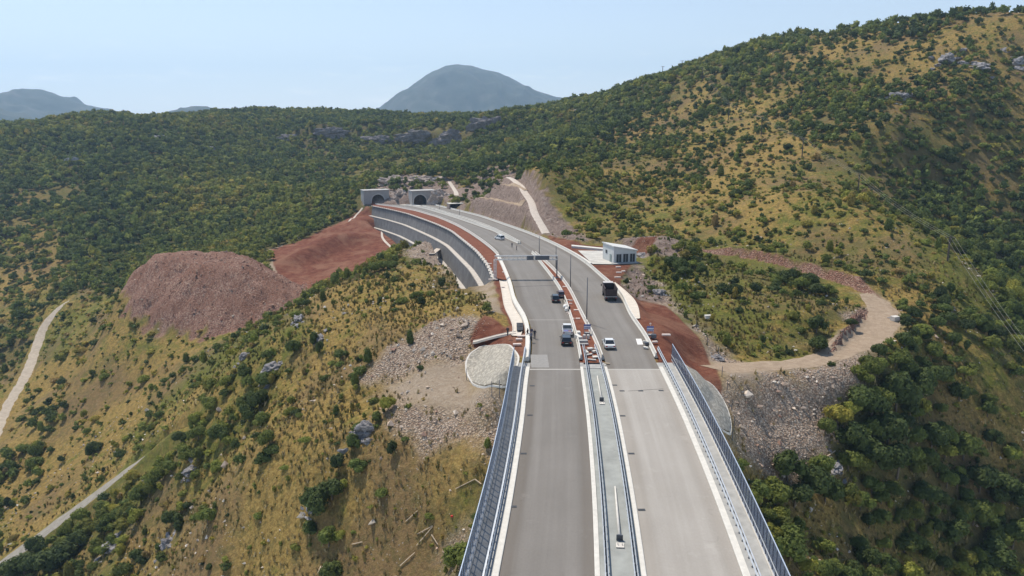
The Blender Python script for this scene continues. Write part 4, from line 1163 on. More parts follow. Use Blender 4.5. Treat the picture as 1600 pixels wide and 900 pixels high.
for i, (u, v, s, lab) in enumerate([
    (575, 672, (3.2, 2.0, 1.6), "blue grey limestone outcrop under the green bush below the gravel slope"),
    (180, 852, (3.2, 2.6, 1.3), "weathered grey outcrop beside the lane in the lower left"),
    (300, 735, (2.6, 1.8, 1.3), "dark grey outcrop on the shoulder above the narrow lane"),
    (262, 850, (2.2, 2.0, 1.4), "grey outcrop with a dark bush on the lower left slope"),
    (425, 575, (2.2, 3.4, 1.8), "long grey rock rib running down left of the knoll"),
    (468, 500, (1.6, 4.0, 1.7), "grey rock rib between the spoil heap and the knoll"),
    (383, 555, (2.0, 1.6, 1.2), "lone grey rock in the shrubs under the spoil heap"),
    (500, 527, (2.6, 1.6, 1.1), "grey boulder cluster with shadow on the grassy knoll"),
    (490, 790, (2.0, 1.4, 1.0), "pale rock half hidden by the large dark bush at the bottom"),
    (1405, 498, (2.2, 1.4, 1.0), "white grey rock pile beside the bend of the dirt track"),
    (1030, 462, (2.6, 2.0, 1.2), "rough grey rock at the foot of the clay cut near the truck"),
    (1002, 399, (4.0, 1.6, 1.0), "pile of grey stones beside the service building"),
    (1120, 560, (1.8, 1.2, .8), "pale stones at the corner of the scrubby knoll"),
    (1305, 725, (1.6, 3.4, .8), "pale rock ledge at the edge of the rubble and the dark bushes"),
    (1410, 150, (9, 6, 3.0), "grey crag high on the right hill"),
    (1480, 92, (11, 6, 3.4), "long purple grey crag near the hilltop on the right"),
    (1530, 105, (8, 5, 3.0), "broken grey crag right below the hilltop tree line"),
    (250, 225, (12, 6, 6), "purple grey crag in the woods of the far left hill"),
    (330, 235, (11, 6, 6), "blue grey crag showing in the middle of the left woods"),
    (120, 262, (12, 6, 6), "shaded crag on the far left wooded slope"),
    (910, 175, (8, 5, 4), "grey rock patch in the woods above the right cut"),
    (1590, 95, (8, 4, 3), "grey crag at the right end of the hilltop"),
    ]):
    rock_at(u, v, None, s, M_LIME, lab, sub=4, rz=i * .7)

for i_, (u, v, s, lab) in enumerate([(455, 226, (14, 6, 5), "grey purple cliff at the left end of the distant rock band"), (520, 222, (16, 6, 6), "grey purple cliff, second from the left in the distant band"), (590, 226, (14, 6, 6), "shaded cliff behind the left tunnel, in the distant band"), (650, 222, (17, 6, 7), "dark cliff face above the right tunnel in the distant band"), (705, 214, (17, 6, 9), "tallest dark cliff in the distant band"), (765, 208, (16, 6, 9), "dark cliff at the right end of the distant band")]):
    rock_at(u, v, None, s, M_CLIFF, lab, cat="cliff", name="cliff", sub=4, sink=.25)

# ------------------------------------------------------------------ stone pitched embankment cones
M_PITCH = mat("stone_pitching"); t = NT(M_PITCH)
vv_ = t.node("ShaderNodeTexVoronoi", feature='F1'); vv_.inputs["Scale"].default_value = 2.2; t.link(t.pos(), vv_.inputs["Vector"])
cc = t.ramp(vv_.outputs["Color"], [(.1, (.27, .245, .20)), (.9, (.47, .43, .355))])
cc = t.mix(t.ramp(vv_.outputs["Distance"], [(.4, (0, 0, 0)), (.65, (.6, .6, .6))]), cc, (.2, .185, .16))
t.link(cc, t.b.inputs["Base Color"]); t.b.inputs["Roughness"].default_value = .9
t.bump(vv_.outputs["Distance"], -.6, .15)
CONES = []
def drape_poly(name, px, m, lift, label, cat, step=.25, kind=None, border=None, smooth_h=True):
    P = G(px); P2 = P[:, :2]; CONES.append(P2)
    P2 = smooth(resample(np.vstack([P2, P2[:1]]), 1.0), 2, 1)[:-1]
    x0, y0 = P2.min(0) - step; x1, y1 = P2.max(0) + step
    xs = np.arange(x0, x1, step); ys = np.arange(y0, y1, step)
    X, Y = np.meshgrid(xs, ys, indexing='ij')
    d = sdist(P2, X, Y)
    H = hgt(X, Y)
    for (dx, dy) in ((.2, 0), (-.2, 0), (0, .2), (0, -.2)): H = np.maximum(H, hgt(X + dx, Y + dy))
    idm = -np.ones(X.shape, int); mk = d < step * .5
    idm[mk] = np.arange(mk.sum())
    V = np.column_stack([X[mk], Y[mk], (H + lift)[mk]])
    a, b, c, e = idm[:-1, :-1], idm[1:, :-1], idm[1:, 1:], idm[:-1, 1:]
    ok = (a >= 0) & (b >= 0) & (c >= 0) & (e >= 0)
    Fq = np.stack([a[ok], b[ok], c[ok], e[ok]], -1)
    o = new_mesh_np(name, V, Fq, m, True)
    tag(o, label, cat, kind=kind)
    if border:
        Pb = np.column_stack([P2, hgt(P2[:, 0], P2[:, 1]) + lift])
        b = sweep("border", np.vstack([Pb, Pb[:1]]), rect(-.16, .16, -.5, .08), border); b.parent = o
    return o
drape_poly("stone_slope", [(757,541),(778,539),(798,540),(803,549),(811,555),(809,571),(804,596),(799,611),(782,610),(765,607),(750,604),(736,596),(727,580),(729,558),(742,545)], M_PITCH, .10,
           "rounded stone paved embankment cone left of the bridge end", "stone slope", border=M_CONC)
drape_poly("stone_slope", [(1052,560),(1075,577),(1100,592),(1122,612),(1134,634),(1142,660),(1140,690),(1120,672),(1090,625)], M_PITCH, .10,
           "stone paved embankment slope right of the bridge fence", "stone slope", border=M_CONC)
# pale concrete ditches beside the road and the forecourt of the service building
def flat_poly(name, px, m, lift, label, cat, kind=None, thick=0):
    P = [on_road(u, v) for u, v in px]
    mb = MB()
    top = [(p[0], p[1], zroad(p[1]) + lift) for p in P]
    a = sum(top[i][0] * top[(i + 1) % len(top)][1] - top[(i + 1) % len(top)][0] * top[i][1] for i in range(len(top)))
    if a < 0: top = top[::-1]
    mb.poly(top)
    if thick:
        bot = [(x, y, z - thick) for x, y, z in top]
        for i in range(len(top)):
            j = (i + 1) % len(top); mb.quad(bot[i], bot[j], top[j], top[i])
    o = mb.build(name, m); return tag(o, label, cat, kind=kind)
M_DITCH = simple("cream_concrete", (.62, .56, .48), .85, .1, .8, bump=.15)
drape_strip_pts = lambda px, w: smooth(resample(np.column_stack([np.array([on_road(u, v) for u, v in px]), np.array(w)]), 1.0), 3, 2)
def ditch(px, w, label, lift=.2):
    L = drape_strip_pts(px, w)
    T = np.gradient(L[:, :2], axis=0); T /= np.linalg.norm(T, axis=1)[:, None]; N = np.stack([T[:, 1], -T[:, 0]], 1)
    zc_ = smooth(np.column_stack([np.maximum(hgt(L[:, 0], L[:, 1]), np.maximum(hgt(L[:, 0] + 1, L[:, 1]), hgt(L[:, 0] - 1, L[:, 1])))] * 2), 3, 2)[:, 0]
    prof = [(-1, -.35), (-1, .10), (-.86, .10), (-.8, -.02), (.8, -.02), (.86, .10), (1, .10), (1, -.35)]
    V = np.stack([np.column_stack([L[:, :2] + N * (L[:, 3] * o)[:, None], zc_ + lift + h]) for o, h in prof], 1)
    n, k = V.shape[:2]; id_ = np.arange(n * k).reshape(n, k)
    Fq = np.concatenate([np.stack([id_[:-1, j], id_[:-1, j + 1], id_[1:, j + 1], id_[1:, j]], -1) for j in range(k - 1)])
    o = new_mesh_np("drainage_channel", V.reshape(-1, 3), Fq, M_DITCH, False); return tag(o, label, "drainage channel")
ditch([(786,438),(790,455),(793,472),(797,483),(806,497),(809.5,507),(809,520),(806,524)], [.95,.95,1.0,1.1,1.2,1.1,.9,.9], "cream concrete channel beside the left barrier before the bridge")
_or = on_road; on_road = lambda u, v, dz=0.0: G([(u, v)])[0]
ditch([(806,521),(795,523.5),(780,527),(765,531),(739,536.5)], [.75,.7,.7,.7,.7], "cream concrete channel branching left past the red earth bank")
on_road = _or
ditch([(958,441),(970,453),(982,468),(989,481),(995,497)], [.5,1.0,1.5,1.3,.7], "wide cream concrete channel curving behind the right barrier near the truck")
M_PAVE = simple("forecourt_concrete", (.50, .48, .44), .9, .2, .3)
flat_poly("pavement", [(903,391.5),(948,392),(951,402),(960,413),(926,412.5)], M_PAVE, .03, "pale concrete forecourt left of the service building", "pavement", kind="structure")
flat_poly("kerb", [(893,384.5),(949,390),(949,392),(893,386.5)], M_CONCW, .5, "low pale wall running from the road to the service building", "kerb", kind="structure", thick=.8)

# ------------------------------------------------------------------ service building
pA = on_road(958.7, 411)
sb = empty("service_building", (pA[0], pA[1], pA[2] - .05), math.radians(15))
tag(sb, "small light grey service building with sloping roof and three dark double doors", "building")
M_SBW = simple("light_grey_render", (.56, .58, .57), .9, .06, .6)
M_SBR = simple("light_roof_sheet", (.62, .62, .60), .6, .08, 1)
M_DOORD = simple("dark_door_paint", (.035, .04, .045), .5, .2, 2)
w, dpt, hl, hr = 7.2, 8.5, 4.8, 3.4
mb = MB()
c0 = [(0, 0), (w, 0), (w, dpt), (0, dpt)]; hh_ = [hl, hr, hr, hl]
for i in range(4):
    j = (i + 1) % 4
    mb.quad((*c0[i], 0), (*c0[j], 0), (*c0[j], hh_[j]), (*c0[i], hh_[i]))
mb.build("wall", M_SBW, sb)
mb = MB()
for z in (0, .22):
    pass
r0 = [(-.25, -.3), (w + .3, -.3), (w + .3, dpt + .3), (-.25, dpt + .3)]; rh = [hl + .03, hr + .0, hr + .0, hl + .03]
lo_ = [(*r0[i], rh[i]) for i in range(4)]; up_ = [(*r0[i], rh[i] + .28) for i in range(4)]
mb.quad(*up_); mb.quad(*lo_[::-1])
for i in range(4):
    j = (i + 1) % 4; mb.quad(lo_[i], lo_[j], up_[j], up_[i])
mb.build("roof", M_SBR, sb)
for k in range(3):
    x0 = .75 + k * 2.15
    mb = MB(); mb.box((x0 + .85, -.03, 1.3), (1.72, .10, 2.6)); d_ = mb.build("door", M_DOORD, sb)
    mb = MB(); mb.box((x0 + .85, -.10, 1.3), (.07, .05, 2.5)); mb.box((x0 + .02, -.1, 1.3), (.09, .05, 2.6)); mb.box((x0 + 1.68, -.1, 1.3), (.09, .05, 2.6)); f_ = mb.build("door_frame", M_SBW, d_)
mb = MB(); mb.box((-.03, 2.2, 1.15), (.10, 1.4, 2.3)); mb.build("door", simple("grey_green_door", (.22, .27, .26), .6, .1, 2), sb)
mb = MB(); mb.box((-.03, 5.6, 2.6), (.10, 1.2, 1.0)); wd = mb.build("window", M_DOORD, sb)
mb = MB(); mb.box((w / 2 - .5, -1.1, .09), (w + .6, 2.0, .24)); mb.build("step", M_CONCG, sb)

# ------------------------------------------------------------------ sign gantry
gl, gr_ = on_road(776, 435), on_road(870, 434.5)
gdir = Vector((gr_[0] - gl[0], gr_[1] - gl[1], 0)); gL = gdir.length; grz = math.atan2(gdir.y, gdir.x)
gt = empty("sign_gantry", (gl[0], gl[1], zroad(gl[1])), grz); tag(gt, "grey steel sign gantry spanning the left carriageway", "gantry")
M_GAL = simple("gantry_steel", (.52, .52, .52), .5, .1, 2, metal=.4)
Hg = 5.0
mb = MB()
for yy in (-.35, .35):
    mb.box((gL / 2 - .2, yy, Hg + .95), (gL + .6, .24, .24)); mb.box((gL / 2 - .2, yy, Hg), (gL + .6, .24, .24))
nb = 14
for i in range(nb + 1):
    x = -.3 + (gL + .3) * i / nb
    for yy in (-.35, .35): mb.box((x, yy, Hg + .475), (.11, .11, .70))
    mb.box((x, 0, Hg + .95), (.07, .54, .07))
mb.build("truss", M_GAL, gt)
mb = MB()
for yy in (-.4, .4): mb.box((-.05, yy, Hg / 2), (.13, .13, Hg)); mb.box((-.75, yy, Hg / 2), (.10, .10, Hg))
for i in range(13): mb.box((-.4, 0, .3 + i * .38), (.75, .9, .05))
mb.build("ladder_tower", M_GAL, gt)
mb = MB(); mb.box((gL, -.25, (Hg + 1) / 2), (.24, .24, Hg + 1)); mb.box((gL, .35, (Hg + 1) / 2), (.24, .24, Hg + 1)); mb.box((gL, .05, .1), (.9, 1.2, .2)); mb.build("post", M_STEELD, gt)
for (a, b_) in ((.50, .61), (.64, .87)):
    mb = MB(); mb.box((gL * (a + b_) / 2, -.50, Hg + .5), (gL * (b_ - a), .14, 1.1)); mb.build("sign_box", M_STEELD, gt)

# ------------------------------------------------------------------ lamp posts
def lamp_post(u, v, h, label, lying=False, u2=None, v2=None):
    p = on_road(u, v)
    o = empty("lamp_post", (p[0], p[1], p[2] + .02)); tag(o, label, "lamp post", "lamp posts of the new motorway")
    if lying:
        q = on_road(u2, v2); d = Vector((q[0] - p[0], q[1] - p[1], 0)); L_ = d.length; rz = math.atan2(d.y, d.x)
        o.rotation_euler = (0, 0, rz); o.location.z = .14
        mb = MB(); mb.tube((.2, 0, .22), (L_, 0, .12), .15, .09, 10); mb.build("pole", M_CONCW, o, True)
        mb = MB(); mb.box((0, 0, .28), (.12, .62, .55)); mb.box((.14, 0, .25), (.3, .34, .4)); mb.build("base_plate", M_STEELD, o)
        mb = MB(); mb.box((-1.0, 0, .05), (.8, .75, .1)); mb.tube((-1.0, .2, .1), (-1.0, .2, .3), .04); mb.tube((-1.0, -.2, .1), (-1.0, -.2, .3), .04); mb.build("anchor", M_CONC, o)
    else:
        mb = MB(); mb.tube((0, 0, .1), (0, 0, h), .12, .07, 10); mb.build("pole", M_STEELD, o, True)
        mb = MB(); mb.box((0, 0, .1), (.45, .45, .2)); mb.build("base_plate", M_CONCG, o)
lamp_post(968, 846, 0, "longer white lamp pole lying on the grey median slab nearest the camera", True, 961, 764)
lamp_post(940, 628, 0, "white lamp pole lying on the median slab just before the joint", True, 933.3, 590)
lamp_post(916.5, 505, 9.4, "tall thin lamp post in the red median, nearest the bridge")
lamp_post(891, 452, 8.6, "tall thin lamp post in the red median, second from the bridge")
lamp_post(868.5, 424, 7.0, "thin lamp post on the median just behind the gantry post")
lamp_post(842.5, 400, 6.2, "thin lamp post at the near end of the median gap")
lamp_post(718, 337, 3.2, "short post between the carriageways nearer the tunnels, right one")
lamp_post(687, 328.5, 3.0, "short post between the carriageways nearest the tunnels, left one")

# ------------------------------------------------------------------ vehicles
def paint(name, col, rough=.3):
    m = simple(name, col, rough, .05, 3, spec=.5); m.node_tree.nodes["Principled BSDF"].inputs["Coat Weight"].default_value = .5; return m
M_GLASS = simple("dark_car_glass", (.02, .025, .03), .08, .1, 1, spec=.8)
M_TYRE = simple("tyre_rubber", (.02, .02, .02), .9, .1, 5)
M_RIM = simple("wheel_rim", (.35, .35, .37), .4, .1, 5, metal=.7)
M_RLIGHT = simple("red_lamp_glass", (.35, .02, .02), .3, .05, 5)
M_HLIGHT = simple("clear_lamp_glass", (.7, .72, .75), .2, .05, 5)
def loft(rows, mats, name, parent, mi=None):
    mb = MB(); n = len(rows[0]); mb.v = [p for r in rows for p in r]
    for i in range(len(rows) - 1):
        for j in range(n):
            k = (j + 1) % n
            mb.f.append((i * n + j, i * n + k, (i + 1) * n + k, (i + 1) * n + j)); mb.mi.append(0)
    mb.f.append(tuple(reversed(range(n)))); mb.mi.append(0); mb.f.append(tuple((len(rows) - 1) * n + j for j in range(n))); mb.mi.append(0)
    return mb.build(name, mats, parent)
def wheels(root, xs, ys, r=.33, wd=.22):
    for x in xs:
        for y in ys:
            mb = MB(); s_ = 1 if x > 0 else -1
            mb.tube((x - s_ * wd, y, r), (x, y, r), r, r, 14); o = mb.build("wheel", M_TYRE, root)
            mb = MB(); mb.tube((x - s_ * .05, y, r), (x + s_ * .015, y, r), r * .6, r * .55, 10); mb.build("rim", M_RIM, o)
def car(u, v, rz, col, label, L_=4.4, Wd=1.8, H_=1.48, kind="sedan", cat="car", name="parked_car"):
    """local +y = front"""
    p = on_road(u, v)
    root = empty(name, (p[0], p[1], p[2] + .03), rz); tag(root, label, cat)
    w = Wd / 2; l = L_ / 2; bel = .92 if kind != "suv" else 1.05
    sec = lambda y, k, zb, zt: [(-w * k, y, zb), (w * k, y, zb), (w * k * 1.0, y, zb + (zt - zb) * .55), (w * k * .93, y, zt), (-w * k * .93, y, zt), (-w * k, y, zb + (zt - zb) * .55)]
    if kind == "suv": ys = [(-l, .86, .42, bel * .9), (-l + .12, .97, .30, bel), (-l * .5, 1, .24, bel), (l * .35, 1, .24, bel), (l * .75, .97, .26, bel * .93), (l - .12, .9, .32, bel * .85), (l, .8, .42, bel * .72)]
    elif kind == "hatch": ys = [(-l, .86, .42, bel * .95), (-l + .1, .97, .30, bel), (-l * .5, 1, .22, bel), (l * .35, 1, .22, bel), (l * .75, .97, .24, bel * .88), (l - .12, .9, .3, bel * .78), (l, .8, .4, bel * .66)]
    else: ys = [(-l, .84, .42, bel * .88), (-l + .15, .96, .30, bel * .98), (-l * .5, 1, .22, bel), (l * .35, 1, .22, bel), (l * .75, .97, .24, bel * .88), (l - .12, .9, .3, bel * .78), (l, .8, .4, bel * .66)]
    P_ = paint(name + "_paint", col)
    b_ = loft([sec(*a) for a in ys], P_, "body", root)
    b_.modifiers.new("bevel", 'BEVEL').width = .04
    yb0, yb1, yt0, yt1 = {"sedan": (-l * .72, l * .42, -l * .42, l * .1), "hatch": (-l * .97, l * .45, -l * .80, l * .1), "suv": (-l * .96, l * .46, -l * .86, l * .14)}[kind]
    wb, wt = w * .92, w * .74
    rows = [[(-wb, yb0, bel - .03), (wb, yb0, bel - .03), (wb, yb1, bel - .03), (-wb, yb1, bel - .03)], [(-wt, yt0, H_ - .05), (wt, yt0, H_ - .05), (wt, yt1, H_ - .05), (-wt, yt1, H_ - .05)]]
    loft(rows, M_GLASS, "windows", root)
    mb = MB(); mb.box((0, (yt0 + yt1) / 2, H_ - .02), (wt * 2 + .04, yt1 - yt0 + .06, .07), taper=.95)
    for sx in (-1, 1):
        for (ya, yb_) in ((yb0, yt0), (yb1, yt1), ((yb0 + yb1) / 2, (yt0 + yt1) / 2)):
            mb.tube((sx * wb, ya, bel - .03), (sx * wt, yb_, H_ - .04), .045, .04, 6)
    mb.build("roof", P_, root, bevel=.02)
    wheels(root, (-w - .01, w + .01), (-l * .62, l * .62))
    for sx in (-1, 1):
        mb = MB(); mb.box((sx * w * .72, -l + .0, bel * .76), (.32, .12, .16)); mb.build("taillight", M_RLIGHT, root)
        mb = MB(); mb.box((sx * w * .66, l - .04, bel * .58), (.34, .12, .14)); mb.build("headlight", M_HLIGHT, root)
        mb = MB(); mb.box((sx * (w + .1), l * .36, bel + .06), (.2, .12, .14)); mb.build("mirror", P_, root)
    mb = MB(); mb.box((0, -l - .02, .55), (.5, .03, .12)); mb.build("number_plate", M_CONCW, root)
    return root
def heading(Line, y):
    a, b = at_y(Line, y - 3), at_y(Line, y + 3)
    return math.atan2(b[1] - a[1], b[0] - a[0]) - math.pi / 2
yq = lambda u, v: on_road(u, v)[1]
car(884.5, 536, heading(E_LR, yq(884, 536)), (.012, .013, .015), "black hatchback parked right behind the white pickup on the left carriageway", kind="hatch", H_=1.5, L_=4.5, Wd=1.95)
car(951, 541.5, heading(E_RL, yq(951, 541)), (.75, .75, .73), "white saloon car seen from behind on the right carriageway", kind="sedan", H_=1.5, L_=4.6, Wd=1.9)
car(867.5, 470.5, heading(E_LR, yq(867, 470)) , (.015, .016, .018), "small black car parked on the left carriageway near the median", kind="hatch", H_=1.6, L_=4.2, Wd=1.75)
car(876, 463.5, heading(E_LR, yq(875, 463)) , (.10, .035, .035), "dark maroon car parked tight against the median barrier", kind="hatch", H_=1.45, L_=4.0, Wd=1.6)
o = car(780.5, 374.5, heading(E_LL, yq(780, 374)) + math.radians(18), (.72, .72, .70), "white pickup truck alone on the left carriageway towards the tunnels", kind="suv", H_=1.8, L_=4.9, Wd=1.95, cat="pickup truck", name="pickup_truck")
# white pickup carrying coloured load (rear view)
p = on_road(886, 521)
root = empty("pickup_truck", (p[0], p[1], p[2] + .03), heading(E_LR, yq(886, 521))); tag(root, "white pickup truck with blue and red load in its bed", "pickup truck")
PW = paint("white_pickup_paint", (.74, .74, .72))
sec = lambda y, k, zb, zt: [(-.92 * k, y, zb), (.92 * k, y, zb), (.92 * k, y, zb + .3), (.88 * k, y, zt), (-.88 * k, y, zt), (-.92 * k, y, zb + .3)]
loft([sec(-.4, 1, .35, 1.05), sec(1.4, 1, .33, 1.05), sec(2.2, .96, .36, .98), sec(2.5, .85, .45, .8)], PW, "body", root)
mb = MB()
for sx in (-.9, .9): mb.box((sx, -1.5, .82), (.08, 2.2, .55))
mb.box((0, -2.6, .82), (1.72, .08, .55)); mb.box((0, -1.5, .5), (1.72, 2.12, .12)); mb.build("bed", PW, root)
loft([[(-.84, -.35, 1.04), (.84, -.35, 1.04), (.84, 1.3, 1.04), (-.84, 1.3, 1.04)], [(-.70, -.2, 1.68), (.70, -.2, 1.68), (.70, .7, 1.68), (-.70, .7, 1.68)]], M_GLASS, "windows", root)
mb = MB(); mb.box((0, .25, 1.72), (1.5, 1.05, .08)); mb.build("roof", PW, root)
wheels(root, (-.93, .93), (-1.6, 1.6), .38, .25)
for sx in (-.75, .75):
    mb = MB(); mb.box((sx, -2.66, .85), (.14, .05, .3)); mb.build("taillight", M_RLIGHT, root)
g = on_road(885.5, 519)
def small_load(x, y, z, d, m, name, label, cat):
    co, si = math.cos(root.rotation_euler[2]), math.sin(root.rotation_euler[2])
    mb = MB(); mb.box((0, 0, d[2] / 2), d, taper=.9); o = mb.build(name, m, bevel=.03)
    o.location = (root.location[0] + x * co - y * si, root.location[1] + x * si + y * co, root.location[2] + z); o.rotation_euler = (0, 0, root.rotation_euler[2] + .1)
    tag(o, label, cat)
small_load(-.3, -1.9, .57, (.9, 1.0, .5), simple("blue_crate_plastic", (.14, .15, .33), .6, .1, 3), "crate", "blue crate in the bed of the white pickup", "crate")
small_load(.35, -2.1, .57, (.45, .6, .45), simple("red_crate_plastic", (.35, .05, .05), .6, .1, 3), "crate", "red crate in the bed of the white pickup", "crate")

# tipper truck
p = on_road(955.5, 472)
root = empty("dump_truck", (p[0], p[1] + 4.0, p[2] + .03), heading(E_RR, p[1] + 4)); tag(root, "dark brown dump truck driving away at the right edge of the right carriageway", "dump truck")
MT = paint("dump_truck_paint", (.035, .025, .025), .5); MTB = simple("dump_bed_steel", (.055, .04, .04), .7, .25, 2, metal=.2)
mb = MB()
for z0, z1, x0, x1 in ((1.25, 2.9, 1.25, 1.42),):
    for sx in (-1, 1):
        mb.quad((sx * x0, -3.6, z0), (sx * x0, 2.0, z0), (sx * x1, 2.0, z1), (sx * x1, -3.6, z1)); 
        mb.quad((sx * (x0 - .12), -3.5, z0), (sx * (x0 - .12), 1.9, z0), (sx * (x1 - .12), 1.9, z1), (sx * (x1 - .12), -3.5, z1))
        mb.box((sx * (x1 - .06), -.8, z1 + .05), (.22, 5.7, .12))
mb.quad((-1.25, 2.0, 1.25), (1.25, 2.0, 1.25), (1.42, 2.0, 3.1), (-1.42, 2.0, 3.1)); mb.quad((-1.25, -3.6, 1.25), (1.25, -3.6, 1.25), (1.25, 2.0, 1.25), (-1.25, 2.0, 1.25))
mb.box((0, -.8, 1.1), (2.4, 5.4, .25)); 
mb.build("bed", MTB, root)
mb = MB(); mb.box((0, -3.62, 2.0), (2.62, .10, 1.5)); 
for xx in (-1.1, -.4, .4, 1.1): mb.box((xx, -3.70, 2.0), (.10, .08, 1.45))
mb.build("tailgate", MTB, root)
mb = MB(); mb.box((0, -3.66, 1.12), (2.8, .18, .16)); mb.build("bumper", simple("worn_grey_steel", (.38, .36, .36), .6, .2, 3), root)
mb = MB(); mb.box((0, 3.0, 1.9), (2.5, 1.9, 2.3), taper=.95); mb.build("cab", MT, root, bevel=.08)
mb = MB(); mb.box((0, 3.0, 3.12), (2.3, 1.7, .12)); mb.build("roof", simple("pale_cab_roof", (.55, .52, .50), .5, .1, 2), root)
mb = MB(); mb.box((0, 0, .85), (.9, 7.4, .3)); mb.build("chassis", M_TYRE, root)
wheels(root, (-1.3, 1.3), (-2.7, -1.4, 2.9), .52, .45)
for sx in (-1, 1):
    mb = MB(); mb.box((sx * 1.5, 3.7, 2.3), (.22, .12, .5)); mb.build("mirror", M_TYRE, root)
    mb = MB(); mb.box((sx * 1.1, -3.77, .85), (.3, .06, .16)); mb.build("taillight", M_RLIGHT, root)

# ------------------------------------------------------------------ people
def person(u, v, rz, shirt, trousers, label, h=1.76, arm=0.3, stride=.12, z=None):
    p = on_road(u, v); zz_ = p[2] + .05 if z is None else z
    k = h / 1.76
    V = [(0, 0, .95), (0, .01, 1.15), (0, 0, 1.36), (0, .01, 1.50), (0, .03, 1.62), (0, .03, 1.71),
         (-.10, 0, .90), (-.11, stride, .50), (-.11, stride * .6, .09), (-.11, stride * .6 + .15, .04),
         (.10, 0, .90), (.11, -stride, .50), (.11, -stride * 1.6, .09), (.11, -stride * 1.6 + .15, .04),
         (-.20, 0, 1.41), (-.27, -.02, 1.15), (-.24, arm, .95), (-.24, arm + .07, .90),
         (.20, 0, 1.41), (.28, -.02, 1.15), (.27, .10, .90), (.27, .13, .84)]
    E = [(0, 1), (1, 2), (2, 3), (3, 4), (4, 5), (0, 6), (6, 7), (7, 8), (8, 9), (0, 10), (10, 11), (11, 12), (12, 13), (2, 14), (14, 15), (15, 16), (16, 17), (2, 18), (18, 19), (19, 20), (20, 21)]
    R = [.15, .14, .17, .06, .10, .085, .10, .075, .05, .045, .10, .075, .05, .045, .075, .055, .04, .045, .075, .055, .04, .045]
    me = bpy.data.meshes.new("person"); me.from_pydata([(a * k, b * k, c * k) for a, b, c in V], E, [])
    o = bpy.data.objects.new("person", me); COL.objects.link(o)
    md = o.modifiers.new("skin", 'SKIN'); me.skin_vertices or None
    for i, r in enumerate(R): me.skin_vertices[0].data[i].radius = (r * k, r * k)
    me.skin_vertices[0].data[0].use_root = True
    o.modifiers.new("sub", 'SUBSURF').levels = 1
    dg = bpy.context.evaluated_depsgraph_get(); dg.update()
    m2 = bpy.data.meshes.new_from_object(o.evaluated_get(dg)); o.modifiers.clear(); o.data = m2; m2.name = "person"
    m2.materials.clear()
    for m_ in (simple("skin", (.42, .26, .18), .7, .05), simple("shirt_cloth", shirt, .9, .1, 6), simple("trouser_cloth", trousers, .9, .1, 6), M_TYRE, simple("dark_hair", (.02, .015, .012), .8, .1)): m2.materials.append(m_)
    for f in m2.polygons:
        c = f.center / k
        f.use_smooth = True
        if c.z > 1.66 or (c.z > 1.6 and c.y < .0): f.material_index = 4
        elif c.z > 1.48: f.material_index = 0
        elif c.z > .94 and not (abs(c.x) > .2 and c.z < 1.02): f.material_index = 1
        elif abs(c.x) > .2: f.material_index = 0
        elif c.z > .08: f.material_index = 2
        else: f.material_index = 3
    o.location = (p[0], p[1], zz_); o.rotation_euler = (0, 0, rz)
    return tag(o, label, "person")
person(835.3, 529.3, 2.9, (.03, .03, .04), (.025, .03, .05), "person in dark clothes standing on the asphalt by the left barrier", 1.85)
person(830.8, 527.3, 2.2, (.05, .05, .09), (.35, .33, .36), "person in dark top and light trousers beside the left barrier", 1.8, z=.2)
person(829.6, 535.0, 0.4, (.16, .16, .20), (.03, .03, .04), "person in grey top stepping along the pale barrier strip", 1.8, z=.25)
person(824.3, 527.0, 1.0, (.05, .035, .035), (.04, .04, .05), "person in brown black clothes on the far side of the left barrier", 1.75)
person(793.3, 527.8, -.4, (.03, .03, .03), (.05, .05, .06), "lone person in black standing on the cream channel over the red bank", 1.85, z=.35)
person(800.0, 387.0, .6, (.09, .09, .10), (.06, .06, .07), "person in grey at the tip of the median gap", 1.75)
person(807.2, 391.5, 2.0, (.22, .20, .20), (.05, .05, .06), "person in lighter jacket on the asphalt in the median gap", 1.8)
person(881.0, 473.0, 1.4, (.03, .02, .02), (.05, .03, .03), "person in dark clothes leaning by the median near the small black car", 1.7, stride=.25)
person(889.5, 489.0, .8, (.02, .02, .025), (.03, .03, .035), "person in black working beside the white sacks at the median", 1.7, arm=.4)

